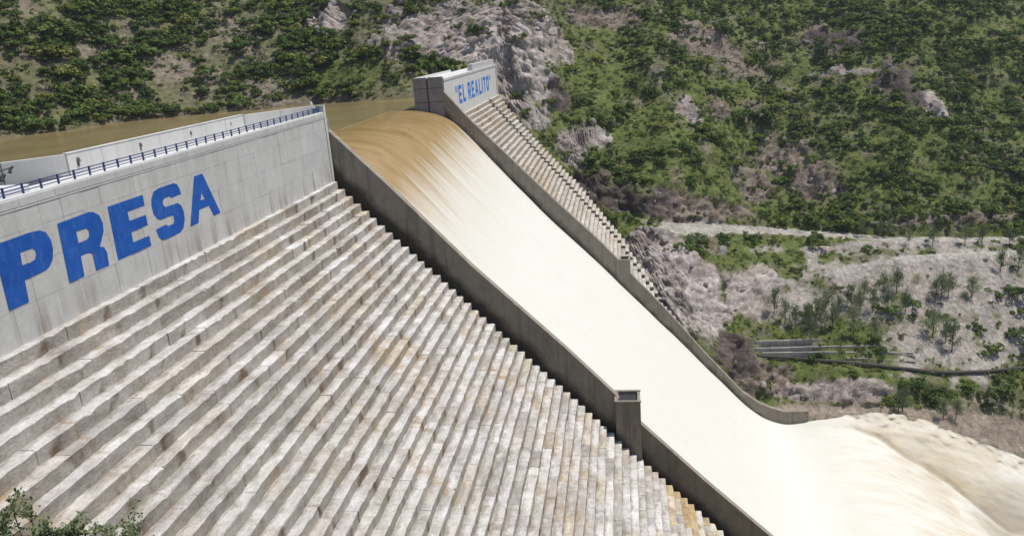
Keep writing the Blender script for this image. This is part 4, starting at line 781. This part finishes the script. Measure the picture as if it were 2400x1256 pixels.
# slender wispy trees on the banks
def wispy(seed):
    R = np.random.default_rng(seed); H_ = 1.0
    mb = MB(); br = []
    mb.tube([(0, 0, -.08), (.01, .0, .35), (-.01, .01, .7), (0, 0, .98)], .018, 5, .005)
    for i in range(14):
        z = R.uniform(.12, .85); an = R.uniform(0, 6.28); L_ = R.uniform(.22, .44)*(1.1-z); e = Vector((math.cos(an)*L_, math.sin(an)*L_, z+R.uniform(.14, .34)))
        br.append((Vector((0, 0, z)), e)); mb.tube([(0, 0, z), tuple(e)], .007, 4, .002)
    tr = mesh('trunk', mb.v, mb.f, M_bark)
    nl = 520; V = []
    for i in range(nl):
        s0, e = br[R.integers(0, 14)] if i % 5 else (Vector((0, 0, .3)), Vector((0, 0, 1.0)))
        p = np.array(s0.lerp(e, R.uniform(.25, 1.1)))+R.normal(size=3)*np.array([.055, .055, .05])
        dv = np.array([R.normal()*.35, R.normal()*.35, 1.0]); dv /= np.linalg.norm(dv); sd = np.cross(dv, R.normal(size=3)); sd /= np.linalg.norm(sd); l_ = R.uniform(.05, .11); w_ = R.uniform(.007, .015)
        V += [p-sd*w_, p+sd*w_, p+dv*l_+sd*w_*.4, p+dv*l_-sd*w_*.4]
    cr_ = fast_mesh('crown', np.array(V), np.arange(nl*4).reshape(-1, 4), LM[4], False)
    at = cr_.attributes.new('lv', 'FLOAT', 'POINT'); at.data.foreach_set('value', np.repeat(R.random(nl), 4).astype(np.float32))
    return tr, cr_
WT = [wispy(40+i) for i in range(5)]
ORD = ['leftmost', 'second from left', 'third from left', 'fourth from left', 'fifth from left', 'sixth from left', 'seventh from left', 'eighth from left', 'ninth from left', 'tenth from left', 'eleventh from left']
cnt_t = {}
for i, (c_, r_) in enumerate(sorted(TREES)):
    p = hpt(c_, r_); s_ = random.uniform(4.2, 6.4)*(.75 if r_ < 2 or r_ > 7 else 1.0)
    zn = 'on the bare bench beside the leaping water' if r_ < 2 else ('in the row along the upper dirt road' if r_ > 7 else ('in the thicket left of the gravel slope' if c_ < 2130 else 'on the open pale gravel slope'))
    t_ = tag(empty('wispy_tree', tuple(p)), ('wispy grey-green young tree '+zn+(', '+ORD[cnt_t.get(zn, 0)] if 'thicket' not in zn and cnt_t.get(zn, 0) < 11 else ', '+pick_(c_, (1900, 2000, 2060), ('left end', 'left of middle', 'right of middle', 'right end')))), 'tree', 'wispy trees '+zn); cnt_t[zn] = cnt_t.get(zn, 0)+1
    t_.scale = (s_*random.uniform(1., 1.4), s_*random.uniform(1., 1.4), s_); t_.rotation_euler.z = random.random()*6.28
    tr, cr_ = WT[i % 5]; obj('trunk', tr, t_); obj('crown', cr_, t_)

# boulders on the rocky banks
def boulder(seed):
    R = np.random.default_rng(seed); bm = bmesh.new(); bmesh.ops.create_icosphere(bm, subdivisions=2, radius=1)
    sc = R.uniform(.6, 1.2, 3)
    for v in bm.verts:
        q = np.array(v.co); f = .72+.55*float(vnoise((q*1.3+seed*3.1)[None])[0]); v.co = Vector(q*f*sc)
    me = bpy.data.meshes.new('boulder'); bm.to_mesh(me); bm.free(); me.materials.append(M_rock); return me
BM_ = [boulder(i+1) for i in range(6)]
bw = ((mk_['r']+mk_['p']*.6+mk_['m']*.8+mk_['d']*.5)*area*(rA > 1.2)*(rA < 12)*(cA > 700)*(cA < 2400)).ravel()
pk = RNG.choice(len(bw), 170, p=bw/bw.sum()); bi, bj = np.unravel_index(pk, area.shape)
for i, j in zip(bi, bj):
    o = obj('boulder', random.choice(BM_)); s_ = random.choice((.35, .5, .6, .8, 1.2))*random.uniform(.8, 1.2); o.location = tuple(HV[i, j]+np.array([0, 0, .1*s_])); o.scale = (s_, s_*random.uniform(.8, 1.3), s_*random.uniform(.6, .9)); o.rotation_euler = (random.random(), random.random(), random.random()*6)
    tag(o, pick_(s_, (.55, .85), ('small', 'mid-sized', 'big'))+' grey-brown boulder '+place_of(CG[i, j], RG[i, j]), 'boulder', 'boulders '+ZT[zone_of(CG[i, j], RG[i, j])])

# terrace kerbs and the dark pipe on the lower bank
KERB = [[(79.0, 60.2, -53.2), (83.9, 74.3, -55.0)], [(77.2, 59.9, -54.2), (82.2, 74.4, -56.0), (83.0, 88.0, -56.4)], [(76.9, 61.2, -55.1), (81.0, 76.8, -56.8), (82.4, 94.1, -58.0)], [(81.8, 86.8, -57.0), (81.8, 94.4, -58.5)], [(79.7, 79.6, -57.7), (80.5, 94.0, -59.2)]]
KL = ['short topmost pale stone kerb of the terraced bank', 'long pale stone kerb second from the top of the terraces', 'longest pale stone kerb low on the terraced bank', 'short pale stone kerb at the right end of the terraces', 'pale stone kerb just above the dark pipe']
def run(pts2, n):
    pts2 = np.array(pts2); tl = np.linspace(0, len(pts2)-1, n); return np.stack([np.interp(tl, np.arange(len(pts2)), pts2[:, k]) for k in range(pts2.shape[1])], 1)
for pl2, lb in zip(KERB, KL):
    q3 = run(pl2, 10); q = q3[:, :2]; r_ = tag(empty('retaining_kerb', P(q[0][0], q[0][1], zsnap(*q[0]))), lb, 'kerb', 'kerbs of the terraced bank')
    zk = q3[:, 2]+.35
    for i in range(9):
        z0, z1 = zk[i]+random.uniform(-.06, .06), zk[i+1]+random.uniform(-.06, .06); t = Vector(q[i+1]-q[i]).normalized(); nn = Vector((-t.y, t.x))*random.uniform(.13, .22)
        c4 = [(Vector(q[i])-nn, z0), (Vector(q[i])+nn, z0), (Vector(q[i+1])-t*.06+nn, z1), (Vector(q[i+1])-t*.06-nn, z1)]
        v = [P(c.x, c.y, z-1.6) for c, z in c4]+[P(c.x, c.y, z+.16) for c, z in c4]
        cpart(MB().add(v, [(0, 1, 2, 3), (4, 5, 6, 7), (0, 1, 5, 4), (1, 2, 6, 5), (2, 3, 7, 6), (3, 0, 4, 7)]), 'kerb_stone', M_kerb, r_)
PIPE = [(75.9, 60.2), (78.6, 67.5), (78.8, 72.0), (78.2, 80.6), (77.7, 89.2), (79.0, 98.4), (82.3, 108.4), (86.9, 119.2), (92.0, 130.2)]
q = run(PIPE, 34); zz = np.array([zsnap(*p) for p in q])+.55; zz = np.convolve(np.pad(zz, 2, mode='edge'), np.ones(5)/5, 'valid')
pp = tag(empty('pipeline', P(q[0][0], q[0][1], zz[0])), 'dark rusty pipeline snaking along the terrace above the bench', 'pipe')
for i in range(0, 33, 3):
    cpart(MB().tube([P(*q[j], zz[j]) for j in range(i, min(i+4, 34))], .36, 9), 'pipe_section', M_pipe, pp)
for i in range(1, 33, 4): cpart(MB().box(q[i][0]-.35, q[i][0]+.35, q[i][1]-.25, q[i][1]+.25, zz[i]-1.6, zz[i]-.2), 'support', M_kerb, pp)

# bush in the near left corner, growing on the abutment
M_tw = concrete('twig_bark', (.16, .13, .10), .3, 0)
LB = leafmat('leaf_olive', (.12, .165, .075), (.26, .31, .17))
def near_bush(name, label, base, tips, seed, nl):
    R = np.random.default_rng(seed); rt_ = tag(empty(name, tuple(base)), label, 'bush')
    mb = MB(); segs = []
    for tp in tips:
        b = Vector((0, 0, 0)); e = Vector(tp)-Vector(base); mid = b.lerp(e, .5)+Vector(R.normal(size=3)*.12); mb.tube([b, mid, e], .03, 5, .006); segs += [(mid, e)]
        for _ in range(7):
            s0 = mid.lerp(e, R.uniform(.0, .95)); e2_ = s0+Vector(R.normal(size=3)*np.array([.28, .28, .22]))+Vector((0, 0, .12)); mb.tube([s0, e2_], .009, 4, .003); segs.append((s0, e2_))
    mb.build('branches', M_tw, rt_)
    V = []
    for i in range(nl):
        s0, e = segs[R.integers(0, len(segs))]; p = np.array(s0.lerp(e, R.uniform(.15, 1.08)))+R.normal(size=3)*.035
        dv = R.normal(size=3); dv /= np.linalg.norm(dv); sd = np.cross(dv, R.normal(size=3)); sd /= np.linalg.norm(sd); l_ = R.uniform(.035, .075); w_ = l_*.35
        V += [p, p+dv*l_*.5+sd*w_, p+dv*l_, p+dv*l_*.5-sd*w_]
    me = fast_mesh('foliage', np.array(V), np.arange(nl*4).reshape(-1, 4), LB, False)
    at = me.attributes.new('lv', 'FLOAT', 'POINT'); at.data.foreach_set('value', np.repeat(R.random(nl), 4).astype(np.float32)); obj('foliage', me, rt_)
near_bush('olive_bush', 'olive leafy bush poking into the lower left corner', (-78.2, -23.9, 6.2), [(-77.78, -23.49, 8.2), (-77.67, -23.73, 8.0), (-77.66, -23.94, 7.7), (-77.6, -24.15, 7.5), (-77.95, -23.44, 8.0), (-78.1, -23.3, 7.9)], 5, 3600)
near_bush('olive_bush', 'smaller olive leafy bush at the bottom edge right of the corner bush', (-77.7, -24.8, 5.9), [(-77.58, -24.23, 7.45), (-77.38, -24.46, 7.42), (-77.3, -24.67, 7.3), (-77.06, -24.88, 7.4), (-77.14, -24.99, 7.15)], 6, 2400)

# thin summer haze over the valley
hz = obj('haze', mesh('haze', *boxv(-420, 720, -620, 700, -81, 190)))
tag(hz, 'thin pale summer haze in the valley air', kind='stuff')
hm = bpy.data.materials.new('haze'); hm.use_nodes = True; ht = hm.node_tree; ht.nodes.remove(ht.nodes['Principled BSDF'])
pv = ht.nodes.new('ShaderNodeVolumePrincipled'); pv.inputs['Color'].default_value = (.82, .88, .95, 1); pv.inputs['Density'].default_value = .00014; pv.inputs['Anisotropy'].default_value = .2
ht.links.new(pv.outputs[0], ht.nodes['Material Output'].inputs['Volume']); hz.data.materials.append(hm)

# drifting mist where the jet falls away
bm = bmesh.new(); bmesh.ops.create_icosphere(bm, subdivisions=3, radius=1)
mm = bpy.data.meshes.new('spray_mist'); bm.to_mesh(mm); bm.free()
mi = tag(obj('spray_mist', mm, None, P(44, 102, -73.2)), 'white mist drifting off the falling jet at lower right', kind='stuff'); mi.scale = (14, 13, 6.4)
mt = bpy.data.materials.new('spray_mist'); mt.use_nodes = True; t = mt.node_tree; t.nodes.remove(t.nodes['Principled BSDF'])
pv = t.nodes.new('ShaderNodeVolumePrincipled'); pv.inputs['Color'].default_value = (.97, .96, .93, 1); pv.inputs['Anisotropy'].default_value = .1
tc = t.nodes.new('ShaderNodeTexCoord'); ln = t.nodes.new('ShaderNodeVectorMath'); ln.operation = 'LENGTH'; t.links.new(tc.outputs['Object'], ln.inputs[0])
nz_ = t.nodes.new('ShaderNodeTexNoise'); nz_.inputs['Scale'].default_value = 2.2; nz_.inputs['Detail'].default_value = 4; t.links.new(tc.outputs['Object'], nz_.inputs['Vector'])
a1 = t.nodes.new('ShaderNodeMath'); a1.operation = 'SUBTRACT'; a1.inputs[0].default_value = 1.0; t.links.new(ln.outputs['Value'], a1.inputs[1]); a1.use_clamp = True
a2 = t.nodes.new('ShaderNodeMath'); a2.operation = 'MULTIPLY'; t.links.new(a1.outputs[0], a2.inputs[0]); t.links.new(nz_.outputs[0], a2.inputs[1])
a3 = t.nodes.new('ShaderNodeMath'); a3.operation = 'MULTIPLY'; t.links.new(a2.outputs[0], a3.inputs[0]); a3.inputs[1].default_value = .10
t.links.new(a3.outputs[0], pv.inputs['Density']); t.links.new(pv.outputs[0], t.nodes['Material Output'].inputs['Volume']); mm.materials.append(mt)
